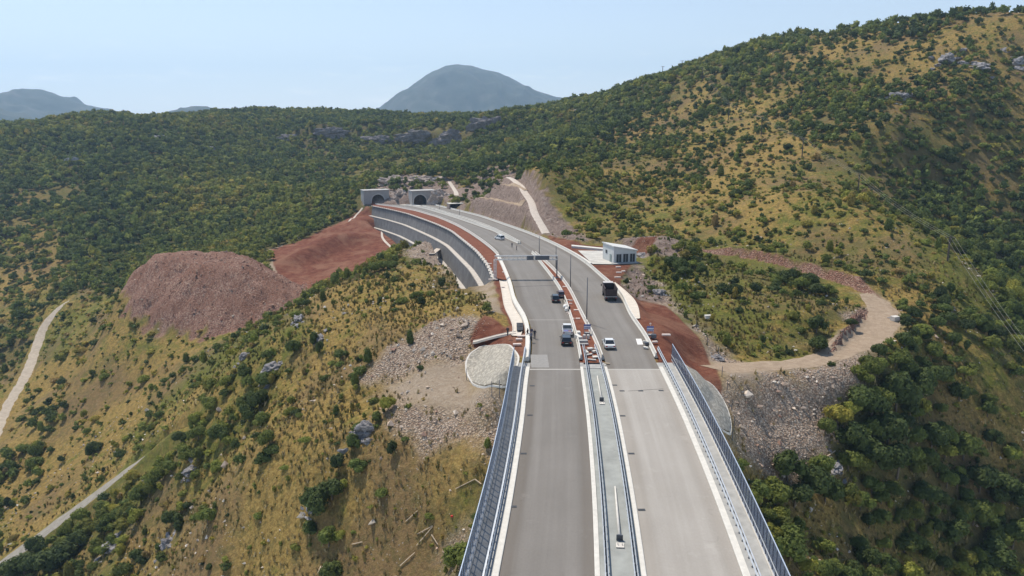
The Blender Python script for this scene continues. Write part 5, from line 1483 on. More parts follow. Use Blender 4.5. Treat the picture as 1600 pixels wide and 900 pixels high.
# ------------------------------------------------------------------ small things along the works
def slab(u, v, d, rz, label, m=None, z=None, name="concrete_slab", cat="concrete slab", road=True, grp=None):
    p = on_road(u, v) if road else G([(u, v)])[0]
    zz_ = max(hgt(p[0], p[1]), p[2] - .1) + .02 if z is None else z
    mb = MB(); mb.box((0, 0, d[2] / 2), d); o = mb.build(name, m or M_DITCH, bevel=.02)
    o.location = (p[0], p[1], zz_); o.rotation_euler = (0, 0, rz); return tag(o, label, cat, grp)
M_SLAB = simple("pink_white_concrete", (.68, .58, .52), .85, .08, 2)
for i, (u, v, w_, rz, lab) in enumerate([(815, 525.5, 1.5, .1, "pale concrete slab lying nearest the people by the left barrier"), (811, 530.5, 1.2, 0, "pale concrete slab in the red earth, middle of three by the left barrier"), (808, 538.5, 1.5, .05, "pale concrete slab in the red earth just above the stone cone"),
    (1041, 523.5, 1.6, 0, "pale slab alone on the red earth right of the bridge end"), (966, 417.5, 1.4, 0, "pale slab on red earth closest to the service building"), (974, 424, 1.0, .3, "small pale slab on red earth by the clay cut"), (967, 426, 1.5, 0, "pale slab on red earth, middle of those below the service building"), (965, 433.5, 1.6, .1, "pale slab on red earth beside the right barrier below the service building"),
    (894, 498.5, .9, 0, "small pale block on the left part of the red median"), (903, 498.5, .9, 0, "small pale block on the right part of the red median"), (882.5, 448.5, 1.1, 0, "pale slab across the red median by the second lamp post"), (900.5, 485, 1.1, .1, "pale slab across the red median near the nearest lamp post"), (787, 425.5, .8, .1, "small pale slab beside the left barrier under the gantry"), (766, 412.5, .9, .5, "small pale slab on the red strip at the wall end"), (786, 449, .8, 0, "small pale slab beside the channel and left barrier"), (770.5, 437, 2.4, 0, "long pale slab closing the end of the retaining wall")]):
    slab(u, v, (w_, .55, .28), rz, lab, M_SLAB)
M_SACK = simple("white_sack_cloth", (.70, .68, .64), .9, .08, 3)
for u, v, lab in [(883.5, 481.5, "white sack leaning on the median barrier, farther one"), (886, 486, "white sack leaning on the median barrier, nearer one")]:
    p = on_road(u, v); me = rock_mesh("sack", int(u), .5, .8, .5, M_SACK, 3, .12); o = bpy.data.objects.new("sack", me); COL.objects.link(o); o.location = (p[0], p[1], p[2] + .4); tag(o, lab, "sack")
for u, v, lab in [(887.5, 470, "white block at the left in the group of four by the median"), (892, 470.5, "white block at the right in the group of four by the median"), (884.5, 475.5, "white block nearest the asphalt in the group by the median"), (891.5, 475.5, "white block nearest the camera in the group by the median"), (888, 489.5, "white block at the foot of the person in black"), (890, 492, "flat white board on the ground past the person in black")]:
    slab(u, v, (.75, .4, .35), .1, lab, M_SLAB, name="concrete_block", cat="concrete block")
# mesh roadwork signs on trailers
def work_sign(u, v, label, rz=0):
    p = on_road(u, v); root = empty("work_sign", (p[0], p[1], max(p[2], hgt(p[0], p[1]))), rz); tag(root, label, "work sign", "blue and white work signs")
    M_BL = bpy.data.materials.get("sign_blue") or simple("sign_blue", (.10, .12, .30), .5, .05, 3)
    M_WH = bpy.data.materials.get("sign_white") or simple("sign_white", (.72, .70, .74), .5, .05, 3)
    mb = MB(); mb.box((0, 0, 1.55), (1.3, .08, 1.0)); mb.build("panel", M_BL, root)
    mb = MB(); mb.box((0, -.06, 1.62), (1.24, .05, .22)); mb.box((0, -.06, 1.3), (1.24, .05, .12)); mb.build("stripe", M_WH, root)
    mb = MB(); mb.tube((0, 0, 2.0), (0, 0, 2.5), .04); mb.box((0, 0, 2.52), (.28, .2, .24)); mb.build("beacon", M_SLAB, root)
    mb = MB()
    for sx in (-.55, .55): mb.tube((sx, .5, 0), (sx, 0, 1.1), .05); mb.tube((sx, -.5, 0), (sx, 0, 1.1), .05)
    mb.box((0, 0, .3), (1.1, .7, .35)); mb.build("frame", M_CONCG, root)
work_sign(917.3, 523, "blue and white work sign on a frame standing in the median")
work_sign(1015.5, 526, "blue and white work sign on a frame right of the bridge end")
# clutter at the bridge end of the median: barrels, boards, blocks
M_WOOD = simple("weathered_timber", (.45, .36, .26), .9, .2, 3)
def barrel(u, v, label, m=M_CONCW, r=.3, h=.7):
    p = on_road(u, v); mb = MB(); mb.tube((0, 0, 0), (0, 0, h), r, r * .95, 12); mb.tube((0, 0, h), (0, 0, h + .04), r * .8, r * .8, 12); o = mb.build("barrel", m, None, False); o.location = (p[0], p[1], max(p[2], hgt(p[0], p[1])) + .12); tag(o, label, "barrel")
barrel(913, 530, "white barrel at the end of the red median, left of two")
barrel(918.8, 530, "white barrel at the end of the red median, right of two")
for (u, v, d, rz, lab, m_) in [(910, 536.5, (1.9, 1.0, .5), .1, "stack of grey planks across the start of the median slab", M_CONCG), (912, 540, (1.7, .3, .3), 0, "pale beam lying across the start of the median slab", M_CONCW), (903.5, 531.5, (.7, 2.2, .8), .35, "pale concrete terminal block at the left median barrier end", M_CONCW), (904, 526, (.6, 1.2, .9), .1, "upright pale concrete block at the left median barrier end", M_CONCW),
   (922, 548, (1.0, .7, .4), .3, "pale crate on the median among the building materials", M_CONCW), (928, 552, (.8, .5, .35), .8, "small pale crate on the right of the median clutter", M_CONC), (920, 556, (1.4, .4, .2), .5, "pale board lying askew on the median", M_CONCW), (930, 560, (.9, .9, .25), .2, "square pale slab on the median before the joint", M_CONCW), (924, 564, (1.6, .35, .2), -.3, "long pale board on the median nearest the joint", M_CONC), (916, 552, (.5, 1.6, .3), .2, "narrow pale plank along the left median rail", M_CONCW), (932, 548, (.35, 1.4, .25), .5, "narrow plank along the right median barrier", M_CONCW), (948.5, 569.5, (.9, .3, .12), -.3, "small plank on the asphalt right of the median joint", M_WOOD),
   (1010.5, 540, (.7, .5, .5), .3, "dark toolbox on the deck by the right guardrail end", M_STEELD), (1009, 545.5, (.5, .9, .3), .8, "pale bent plate on the deck by the right guardrail end", M_CONCW), (1007, 536, (.7, .3, .3), 0, "pale block by the right guardrail end", M_CONCW), (1023, 536, (1.0, .5, .25), .2, "pale slab behind the right guardrail start", M_SLAB), (1021.5, 529, (.8, .7, .7), .2, "dark box behind the work sign right of the bridge", M_STEELD)]:
    slab(u, v, d, rz, lab, m_, name="building_material", cat="building material", z=on_road(u, v)[2] + .13)
# culvert grate beside the ditch
p = on_road(812.5, 518); root = empty("culvert_grate", (p[0], p[1], p[2] + .2), 0); tag(root, "dark barred steel grate set in the red earth by the channel", "grate")
mb = MB(); mb.box((0, 2.6, .02), (1.25, 5.4, .1)); mb.build("pit", M_SHADOWGAP, root)
mb = MB()
for i in range(5): mb.box((-.5 + i * .25, 2.6, .12), (.06, 5.3, .06))
mb.box((0, 0, .12), (1.3, .08, .08)); mb.box((0, 5.2, .12), (1.3, .08, .08)); mb.box((0, 2.6, .13), (1.3, .07, .07)); mb.build("bars", M_STEELD, root)
# wooden stakes
def stake(u, v, h, label, grp="wooden stakes beside the abutments", m=M_STEELD, road=False):
    g = G([(u, v)])[0]; mb = MB(); mb.tube((0, 0, -.3), (0, 0, h), .06, .05, 6); o = mb.build("stake", m); o.location = (g[0], g[1], hgt(g[0], g[1])); tag(o, label, "stake", grp)
for u, v, h, lab in [(768.5, 619, 2.6, "left one of the two thin stakes below the stone cone"), (780.5, 622, 3.0, "right one of the two thin stakes below the stone cone"), (729, 594, 2.2, "thin stake at the left rim of the stone cone")]: stake(u, v, h, lab)
for i, (u, v) in enumerate([(1088, 512), (1105, 540), (1122, 556), (1128, 588), (1136, 610), (1143, 640), (1147, 668), (1144, 690)]):
    stake(u, v, 1.9, ["farthest", "second", "third", "fourth", "fifth", "sixth", "seventh", "nearest"][i] + " thin stake in the row right of the red earth bank")
# planks and sticks on the lower slope
def plank(u, v, u2, v2, label, m=M_WOOD, w_=.16):
    a, b = G([(u, v), (u2, v2)]); a[2] = hgt(a[0], a[1]) + .25; b[2] = hgt(b[0], b[1]) + .25
    c = (a + b) / 2; d = Vector(b - a); mb = MB(); mb.box((0, 0, 0), (d.length, w_, .09)); o = mb.build("plank", m); o.location = c
    o.rotation_euler = d.to_track_quat('X', 'Z').to_euler(); tag(o, label, "plank")
for a in [(634, 812, 652, 796, "short pale stick on the grass left of the plank pile"), (652, 834, 676, 823, "thin plank, left one of the crossing planks on the slope"), (651, 853, 676, 824, "long plank crossing the others on the slope"), (674, 836, 684, 851, "short thick plank right of the crossing planks"), (625, 884, 648, 864, "long plank lowest on the slope"), (712, 765, 742, 751, "long thin stick near the bridge fence"), (742, 751, 752, 758, "short stick touching the long stick near the fence"), (550, 851, 566, 847, "short stick on the grass far left of the planks"),
          (1280, 722, 1305, 705, "pale plank lying at the edge of the right rubble"), (1290, 755, 1303, 742, "short pale plank below the right rubble"), (1303, 765, 1305, 735, "upright pale plank below the right rubble"), (1294, 748, 1310, 757, "crossing pale plank below the right rubble")]: plank(*a)
root = empty("timber_frame", G([(515, 893)])[0]); root.location.z = hgt(root.location.x, root.location.y); tag(root, "ladder like timber frame lying at the bottom edge of the slope", "timber frame")
mb = MB(); mb.box((-1.6, 0, .25), (.2, 1.8, .2)); mb.box((1.6, 0, .25), (.2, 1.8, .2)); mb.build("rail", M_WOOD, root)
mb = MB(); 
for yy in (-.5, .1, .7): mb.box((0, yy, .3), (3.0, .16, .12))
mb.build("rung", M_WOOD, root)
# concrete block and tank at the dirt track bend
slab(1398, 501, (1.8, 1.4, 1.1), .4, "pale concrete block beside the bend of the dirt track", M_CONC, road=False)
slab(1106, 497, (1.5, .9, .8), .2, "white block in the shrubs on the left of the scrubby knoll", M_CONCW, road=False)
slab(706, 807, (.35, .3, .25), .2, "small red plastic scrap on the rubble near the fence", simple("red_plastic", (.5, .04, .03), .5, .05), road=False, name="plastic_scrap", cat="scrap")
o = slab(468, 372, (2.2, 1.6, 1.2), 0, "small white tank at the rim of the red earth platform", M_CONCW, road=False, name="water_tank", cat="tank")
# steep concrete chute on the rubble mound by the wall, small track on the platform
a, b = G([(675, 398), (688, 388)]); c = (a + b) / 2
mb = MB(); d = Vector(b - a); mb.box((0, 0, .35), (d.length + 2.5, 2.2, .3)); o = mb.build("concrete_chute", M_CHUTE); o.location = c; o.rotation_euler = d.to_track_quat('X', 'Z').to_euler(); tag(o, "short pale chute on the rubble mound beside the retaining wall", "chute")
def trail(px, w, m, label):
    g = G(px); L = smooth(resample(np.column_stack([g, np.full(len(px), w)]), 1.5), 2, 1); o = drape_strip("path", L, m, .25, 0); tag(o, label, kind="structure")
trail([(583,356),(592,358),(597,361),(597,370),(602,378),(611,386)], .6, M_CHUTE, "thin pale channel kinking across the red earth platform")
trail([(545,347),(556,336),(566,325)], .7, M_CHUTE, "pale strip down the red bank left of the tunnels")

# ------------------------------------------------------------------ power line on the right hill
M_POLE = simple("old_wooden_pole", (.085, .07, .055), .9, .2, 2)
pole_px = [(1097, 125, 9), (1138, 186, 10), (1189, 214, 10), (1253, 246, 9), (1340, 303, 8), (1480, 410, 7)]
tops = []
for i, (u, v, h) in enumerate(pole_px):
    g = G([(u, v)])[0]; g[2] = hgt(g[0], g[1])
    root = empty("power_pole", g, math.radians(-35)); tag(root, "wooden power pole, " + ["farthest up the right hill near the ridge", "second down the right hill from the ridge", "third down the right hill from the ridge", "fourth down the right hill from the ridge", "fifth down, on the open slope above the dirt track", "nearest one, on the spur right of the dirt track"][i], "power pole", "wooden power poles down the right hill")
    mb = MB(); mb.tube((0, 0, -.5), (0, 0, h), .27, .2, 8); mb.build("pole", M_POLE, root)
    mb = MB(); mb.box((0, 0, h - .3), (2.4, .16, .16)); mb.build("crossarm", M_POLE, root)
    tops.append([Matrix.Translation(g) @ Matrix.Rotation(math.radians(-35), 4, 'Z') @ Vector((x, 0, h - .2)) for x in (-1.1, 0, 1.1)])
e = W(1680, 640, 150); tops.append([Vector(e) + Vector((x * .8, -x * .5, 0)) for x in (-1.1, 0, 1.1)])
for k in range(3):
    mb = MB()
    for i in range(len(tops) - 1):
        a, b = tops[i][k], tops[i + 1][k]; L_ = (b - a).length; prev = a
        for s_ in range(1, 13):
            f = s_ / 12; q = a.lerp(b, f); q.z -= 4 * f * (1 - f) * L_ * .018
            mb.tube(prev, q, .022, .022, 4); prev = q
    o = mb.build("power_cable", simple("aluminium_cable", (.42, .40, .34), .5, .05, 1, metal=.3)); tag(o, "thin power cable strung down the right hill, " + ["left strand", "middle strand", "right strand"][k], "cable")
for i, (u, v, h, lab) in enumerate([(1005, 128, 6, "shortest mast on the ridge line, left of three"), (1035, 120, 11, "middle mast on the ridge line with a crossbar"), (1065, 116, 11, "right mast of three on the ridge line")]):
    g = G([(u, v + 1)])[0]; 
    if g[1] > 900: g = W(u, v, 620)
    root = empty("ridge_mast", (g[0], g[1], hgt(g[0], g[1]))); tag(root, lab, "mast", "masts on the ridge of the right hill")
    mb = MB(); mb.tube((0, 0, -1), (0, 0, h), .3, .22, 6); mb.build("pole", M_POLE, root)
    mb = MB(); mb.box((0, 0, h - .3), (3.2, .25, .25)); mb.build("crossarm", M_POLE, root)

# ------------------------------------------------------------------ distant mountains
M_MTN = mat("far_mountain_scrub"); t = NT(M_MTN)
t.link(t.ramp(t.noise(.006, 6, .7), [(.35, (.03, .045, .03)), (.55, (.06, .07, .05)), (.7, (.12, .115, .10))]), t.b.inputs["Base Color"]); t.b.inputs["Roughness"].default_value = 1
def mountain(px, Z, depth, label, base_z=-40):
    Z *= 1.5; depth *= 1.5
    us = np.array([p[0] for p in px], float); vs = np.array([p[1] for p in px], float)
    nu, nr = 260, 90
    U = np.linspace(us.min(), us.max(), nu); Vv = np.interp(U, us, vs)
    crest = CAM_Z - Z * SP - (Vv - 450) / FPX * Z * CP
    S_ = np.linspace(-1, 1, nr)
    X = np.empty((nr, nu)); Y = X.copy(); Zz = X.copy()
    for j, s_ in enumerate(S_):
        Zd = Z + s_ * depth
        X[j] = (U - 800) / FPX * Z * (1 + .0 * s_); Y[j] = Zd * CP
        prof = (1 - abs(s_) ** 1.25)
        Zz[j] = base_z + (crest - base_z) * prof
    edge_ = np.minimum((U - U.min()), (U.max() - U)) / (U.max() - U.min())
    rel_ = (1 - np.abs(S_))[:, None] 
    n_ = fbm(X, Y, Z * .10, 5, 5, .6)
    ridge = 1 - np.abs(fbm(X + Y * .3, Y * .5, Z * .06, 8, 4)) * 2
    Zz += (n_ * Z * .012 + (ridge - .6) * Z * .010) * (np.minimum(1, np.abs(S_) * 4)[:, None] * .9 + .1) * np.clip(rel_ * 3, 0, 1)
    idx = np.arange(nr * nu).reshape(nr, nu)
    Fq = np.stack([idx[:-1, :-1], idx[:-1, 1:], idx[1:, 1:], idx[1:, :-1]], -1).reshape(-1, 4)
    o = new_mesh_np("hill", np.stack([X, Y, Zz], -1).reshape(-1, 3), Fq, M_MTN, True)
    tag(o, label, kind="structure")
mountain([(p_[0] + 6, p_[1]) for p_ in [(540,215),(575,195),(600,171),(620,157),(640,142),(662,127),(680,117),(697,109),(712,107),(735,109),(750,114),(765,118),(790,125),(812,136),(830,145),(855,155),(880,163),(930,185),(1000,215)]], 4200, 1100, "blue hazy cone shaped mountain beyond the wooded ridge")
mountain([(-260,200),(-160,165),(-60,150),(-20,138),(0,140),(15,145),(30,151),(50,146),(70,143),(100,143),(125,153),(158,163),(185,172),(212,184),(270,210),(330,240)], 3600, 900, "hazy rounded mountain at the far left")
mountain([(-260,190),(-120,170),(-30,162),(0,166),(40,178),(80,190),(120,200),(170,220),(240,250)], 2600, 600, "lower dark spur in front of the far left mountain")
mountain([(180,215),(225,186),(245,181),(270,179),(300,175),(325,168),(345,168),(370,178),(420,190),(480,215)], 3000, 500, "low pale ridge peeping over the left woods")

# ------------------------------------------------------------------ air
HZ = dict(x=(-7800, 7800), y=(-80, 9400), z=(-260, 800))
mb = MB(); mb.box(((HZ['x'][0] + HZ['x'][1]) / 2, (HZ['y'][0] + HZ['y'][1]) / 2, (HZ['z'][0] + HZ['z'][1]) / 2), (15600, 9480, 1060))
M_HAZE = bpy.data.materials.new("haze"); M_HAZE.use_nodes = True; nt = M_HAZE.node_tree; nt.nodes.clear()
ho = nt.nodes.new("ShaderNodeOutputMaterial"); hv = nt.nodes.new("ShaderNodeVolumePrincipled"); nt.links.new(hv.outputs[0], ho.inputs["Volume"])
hv.inputs["Color"].default_value = (.48, .72, 1.0, 1); hv.inputs["Density"].default_value = .000115; hv.inputs["Anisotropy"].default_value = .25
tag(mb.build("haze", M_HAZE), "faint blue haze filling the valley air", kind="stuff")
# ------------------------------------------------------------------ vegetation
def foliage_mat(name, individual):
    m = mat(name); t = NT(m)
    if individual:
        oi = t.node("ShaderNodeObjectInfo"); sp = t.node("ShaderNodeSeparateColor"); t.link(oi.outputs["Color"], sp.inputs[0]); ti, br = sp.outputs[0], sp.outputs[1]
    else:
        ti, br, _, _ = t.attr("tint")
    n = t.noise(1.6 if individual else .9, 3, .7)
    f = t.math('ADD', ti, t.math('MULTIPLY', t.math('SUBTRACT', n, .5), .5))
    c = t.ramp(f, [(.0, (.060, .085, .032)), (.25, (.115, .155, .042)), (.5, (.195, .225, .050)), (.72, (.27, .265, .05)), (.9, (.36, .29, .07)), (1.0, (.38, .27, .11))])
    c2 = t.mix(1.0, c, t.ramp(br, [(0, (.62, .62, .68)), (1, (1.3, 1.25, 1.15))]), 'MULTIPLY')
    t.link(c2, t.b.inputs["Base Color"]); t.b.inputs["Roughness"].default_value = .75; t.b.inputs["Specular IOR Level"].default_value = .15
    tr = t.node("ShaderNodeBsdfTranslucent"); t.link(c2, tr.inputs[0])
    mx = t.node("ShaderNodeMixShader"); mx.inputs[0].default_value = .30
    t.link(t.b.outputs[0], mx.inputs[1]); t.link(tr.outputs[0], mx.inputs[2]); t.link(mx.outputs[0], t.n["Material Output"].inputs[0])
    return m
M_LEAF = foliage_mat("leaves", True); M_LEAFS = foliage_mat("mass_leaves", False)
M_BARK = simple("bark", (.13, .105, .08), .95, .3, 4, bump=.4)
def ico(sub):
    import bmesh
    bm = bmesh.new(); bmesh.ops.create_icosphere(bm, subdivisions=sub, radius=1)
    v = np.array([x.co[:] for x in bm.verts]); f = np.array([[q.index for q in x.verts] for x in bm.faces]); bm.free(); return v, f
ICO1, ICO2 = ico(1), ico(2)
def crown(rng, n_lump, n_leaf, leaf, shape, core=ICO1):
    """unit crown (radius about 1, height about 1.4, base at z=0) of lumps and leaf clumps"""
    V, F = [], []; nv = 0
    lumps = []
    for k in range(n_lump):
        a = rng.uniform(0, 2 * math.pi); r = math.sqrt(rng.uniform(0, 1)) * (.62 if shape != 'up' else .32)
        if k == 0: r = 0
        zc = {'round': .62, 'low': .36, 'up': .8}[shape] * rng.uniform(.7, 1.25) + (.15 if k == 0 else 0)
        s = rng.uniform(.34, .55) * (1.15 if k == 0 else 1) * (.7 if shape == 'up' else 1)
        lumps.append((np.array([r * math.cos(a), r * math.sin(a), zc - r * .15]), np.array([s, s, s * {'round': .85, 'low': .62, 'up': 1.5}[shape]])))
    for c, s in lumps:
        v, f = core
        d = 1 + .28 * rng.standard_normal(len(v)).clip(-1.5, 1.5)
        V.append(v * s * .80 * d[:, None] + c); F.append(f + nv); nv += len(v)
    w = np.array([s[0] ** 2 for _, s in lumps]); w /= w.sum()
    ch = rng.choice(len(lumps), n_leaf, p=w)
    C = np.array([l[0] for l in lumps])[ch]; Sz = np.array([l[1] for l in lumps])[ch]
    dirs = rng.standard_normal((n_leaf, 3)); dirs[:, 2] = dirs[:, 2] * .9 + .25; dirs /= np.linalg.norm(dirs, axis=1)[:, None]
    P = C + dirs * Sz * rng.uniform(.72, 1.18, (n_leaf, 1))
    e1 = np.cross(dirs, rng.standard_normal((n_leaf, 3))); e1 /= np.linalg.norm(e1, axis=1)[:, None] + 1e-9
    e2 = np.cross(dirs, e1) + dirs * rng.uniform(-.8, .8, (n_leaf, 1))
    L = leaf * rng.uniform(.6, 1.4, (n_leaf, 1))
    tri = np.stack([P - e1 * L, P + e1 * L * .9, P + e2 * L * 1.5], 1).reshape(-1, 3)
    V.append(tri); F.append(np.arange(n_leaf * 3).reshape(-1, 3) + nv)
    V = np.vstack(V); F = np.vstack(F)
    V[:, 2] = np.maximum(V[:, 2], .02)
    return V, F
def trunk_mesh(rng, h, r, base_h):
    mb = MB(); mb.tube((0, 0, -.4), (rng.uniform(-.08, .08), rng.uniform(-.08, .08), base_h), r, r * .7, 7)
    for k in range(4):
        a = k * 1.57 + rng.uniform(-.5, .5); mb.tube((0, 0, base_h * .75), (math.cos(a) * .38 * h, math.sin(a) * .38 * h, base_h + .28 * h), r * .5, r * .18, 5)
    return mb
rg = np.random.default_rng(5)
# near kinds: meshes in metres for a crown of radius 1
PROTO = {'tree': [], 'shrub': []}
for k in range(7):
    V, F = crown(rg, int(rg.integers(7, 11)), 1500, .085, 'round', ICO2)
    V = V + np.array([0, 0, .38]); tm = trunk_mesh(rg, 1.3, .07, .75)
    PROTO['tree'].append((V, F, tm))
for k in range(8):
    V, F = crown(rg, int(rg.integers(5, 9)), 850, .095, 'low' if k < 5 else 'up', ICO2)
    tm = trunk_mesh(rg, .7, .045, .25)
    PROTO['shrub'].append((V, F, tm))
PM = {}
for kind in PROTO:
    PM[kind] = []
    for V, F, tm in PROTO[kind]:
        o = new_mesh_np(kind + "_crown", V, F, M_LEAF, False, link=False); me = o.data; bpy.data.objects.remove(o)
        me2 = bpy.data.meshes.new("trunk"); me2.from_pydata(tm.v, [], tm.f); me2.materials.append(M_BARK); me2.update()
        PM[kind].append((me, me2))
FAR = [crown(rg, int(rg.integers(3, 6)), 58, .24, 'round') for _ in range(8)]
MID = [crown(rg, int(rg.integers(4, 7)), 190, .14, 'round' if k < 4 else 'low') for k in range(8)]
MIDS = [crown(rg, int(rg.integers(3, 5)), 120, .16, 'low' if k < 5 else 'up') for k in range(8)]

# occupied ground: roads, tracks, sheets stay clear
def clear_of_works(x, y):
    ok = np.ones(x.shape, bool)
    m = in_road_near(x, y); d = np.full(x.shape, 99.0); d[m] = sdist(corr, x[m], y[m]); ok &= d > 2.0
    dw = np.full(x.shape, 99.0); m2 = (y > 180) & (y < 520) & (x > -130) & (x < 20)
    if m2.any():
        q, side, _ = ldist(WALLTOP, x[m2], y[m2]); dw[m2] = np.where(side > 0, q, 99)
    ok &= dw > 9
    for L in TRACKS.values():
        m = (x > L[:, 0].min() - 6) & (x < L[:, 0].max() + 6) & (y > L[:, 1].min() - 6) & (y < L[:, 1].max() + 6)
        if m.any():
            q, _, par = ldist(L, x[m], y[m]); t_ = ok[m]; t_ &= q > 3.6; ok[m] = t_
    m = (x > -60) & (x < 45) & (y > 265) & (y < 460)
    if m.any():
        q, side, par = ldist(CUTL, x[m], y[m]); t_ = ok[m]; t_ &= ~((side < 0) & (q < 17) & (par > 12) & (par < _cs[-1] - 30)); ok[m] = t_
    m = (x > 0) & (x < 60) & (y > 195) & (y < 270)
    if m.any(): t_ = ok[m]; t_ &= sdist(PAD, x[m], y[m]) > 2.5; ok[m] = t_
    for zp in (Z_RED[3],):
        m = (x > zp[:, 0].min() - 3) & (x < zp[:, 0].max() + 3) & (y > zp[:, 1].min() - 3) & (y < zp[:, 1].max() + 3)
        if m.any(): t_ = ok[m]; t_ &= sdist(zp, x[m], y[m]) > 1.0; ok[m] = t_
    q, side, _ = ldist(BANK1, x, y); ok &= ~((q < 2.2) | ((side < 0) & (q < 8.0)))
    for zp in CONES:
        m = (x > zp[:, 0].min() - 3) & (x < zp[:, 0].max() + 3) & (y > zp[:, 1].min() - 3) & (y < zp[:, 1].max() + 3)
        if m.any(): t_ = ok[m]; t_ &= sdist(zp, x[m], y[m]) > .8; ok[m] = t_
    q, side, _ = ldist(TRACKS['lane'], x, y); ok &= ~((q < 5.0) | ((side > 0) & (q < 0)) | ((q < 8.0) & (y < np.interp(x, *TRACKS['lane'][np.argsort(TRACKS['lane'][:, 0])][:, :2].T))))
    m = (y > 452) & (y < 498) & (x > -102) & (x < -38)
    ok &= ~m
    ok &= ~((y < 122) & (np.abs(x - cmed(y)) < 15.5))
    return ok
def visible(x, y, z, lift):
    n = len(x); vis = np.ones(n, bool)
    for s in range(1, 60):
        f = (s / 60.0) ** .6
        if f > .985: continue
        px, py, pz = x * f, y * f, CAM_Z + (z + lift - CAM_Z) * f
        vis &= (pz > hgt(px, py) - 1.0) | (np.hypot(px, py) < 24)
    return vis
def scatter(r0, r1, sp, a0=-44, a1=44):
    R = r1
    xs = np.arange(-R, R, sp); ys = np.arange(0, R, sp)
    X, Y = np.meshgrid(xs, ys); X = X.ravel(); Y = Y.ravel()
    r = np.hypot(X, Y); a = np.degrees(np.arctan2(X, Y)); m = (r > r0 - sp) & (r < r1 + sp) & (a > a0) & (a < a1)
    X, Y = X[m] + RNG.uniform(-.5, .5, m.sum()) * sp, Y[m] + RNG.uniform(-.5, .5, m.sum()) * sp
    r = np.hypot(X, Y); m = (r > r0) & (r < r1)
    return X[m], Y[m]
def bare(x, y):
    rd, rb, rk, gv, hp = zone_masks(x, y)
    return np.maximum.reduce([rd, rb * .97, gv * .97, hp, rk * .6])

items = []        # x, y, z, kind (0 tree 1 shrub), radius, tint, bright
def add_items(x, y, kind, rad, tint, br):
    z = hgt(x, y)
    items.append(np.column_stack([x, y, z, np.full(len(x), kind), rad, tint, br]))
for (r0, r1, sp) in ((60, 260, 3.1), (260, 520, 3.7), (520, 1300, 5.0)):
    x, y = scatter(r0, r1, sp)
    cv = cover(x, y); b = bare(x, y); ok = clear_of_works(x, y)
    cl_ = fbm(x, y, 14, 61, 3) + .5 * fbm(x, y, 45, 66, 2)
    p = cv[:, 0] + cl_ * (.9 * np.clip(cv[:, 0] * (1 - cv[:, 0]) * 4, 0, 1))
    p = np.where(cv[:, 0] < .12, cv[:, 0] * .35, p) * (1 - b)
    u = RNG.random(len(x)); m = (u < p * .95) & ok
    x, y, cv = x[m], y[m], cv[m]
    z = hgt(x, y); vs = visible(x, y, z, 4); x, y, cv = x[vs], y[vs], cv[vs]
    rr_ = sp * RNG.uniform(.45, .78, len(x)) * (1.0 if r0 > 500 else .95) * (.75 + .25 * np.clip(cv[:, 0] * 1.2, 0, 1))
    pu, pv, _ = proj(x, y, hgt(x, y))
    tint = np.clip((.20 if r0 < 200 else .26) + .36 * cv[:, 2] + .30 * fbm(x, y, 60, 71, 3) + .16 * RNG.standard_normal(len(x)), 0, .95)
    add_items(x, y, 0, rr_, tint, RNG.random(len(x)))
for (r0, r1, sp) in ((60, 260, 2.1), (260, 620, 2.7)):
    x, y = scatter(r0, r1, sp)
    cv = cover(x, y); b = bare(x, y); ok = clear_of_works(x, y)
    cl_ = fbm(x, y, 9, 161, 3)
    p = (cv[:, 1] * .85 * (1 + 1.5 * cl_)) * (1 - b) * (1 - .6 * cv[:, 0])
    u = RNG.random(len(x)); m = (u < p) & ok
    x, y, cv = x[m], y[m], cv[m]
    z = hgt(x, y); vs = visible(x, y, z, 1.5); x, y, cv = x[vs], y[vs], cv[vs]
    rr_ = RNG.lognormal(-.42, .45, len(x)).clip(.3, 1.8) * (1.0 if r0 < 200 else 1.25)
    tint = np.clip((.36 if r0 < 200 else .50) + .28 * cv[:, 2] + .30 * RNG.standard_normal(len(x)), 0, 1)
    add_items(x, y, 1, rr_, tint, RNG.random(len(x)))
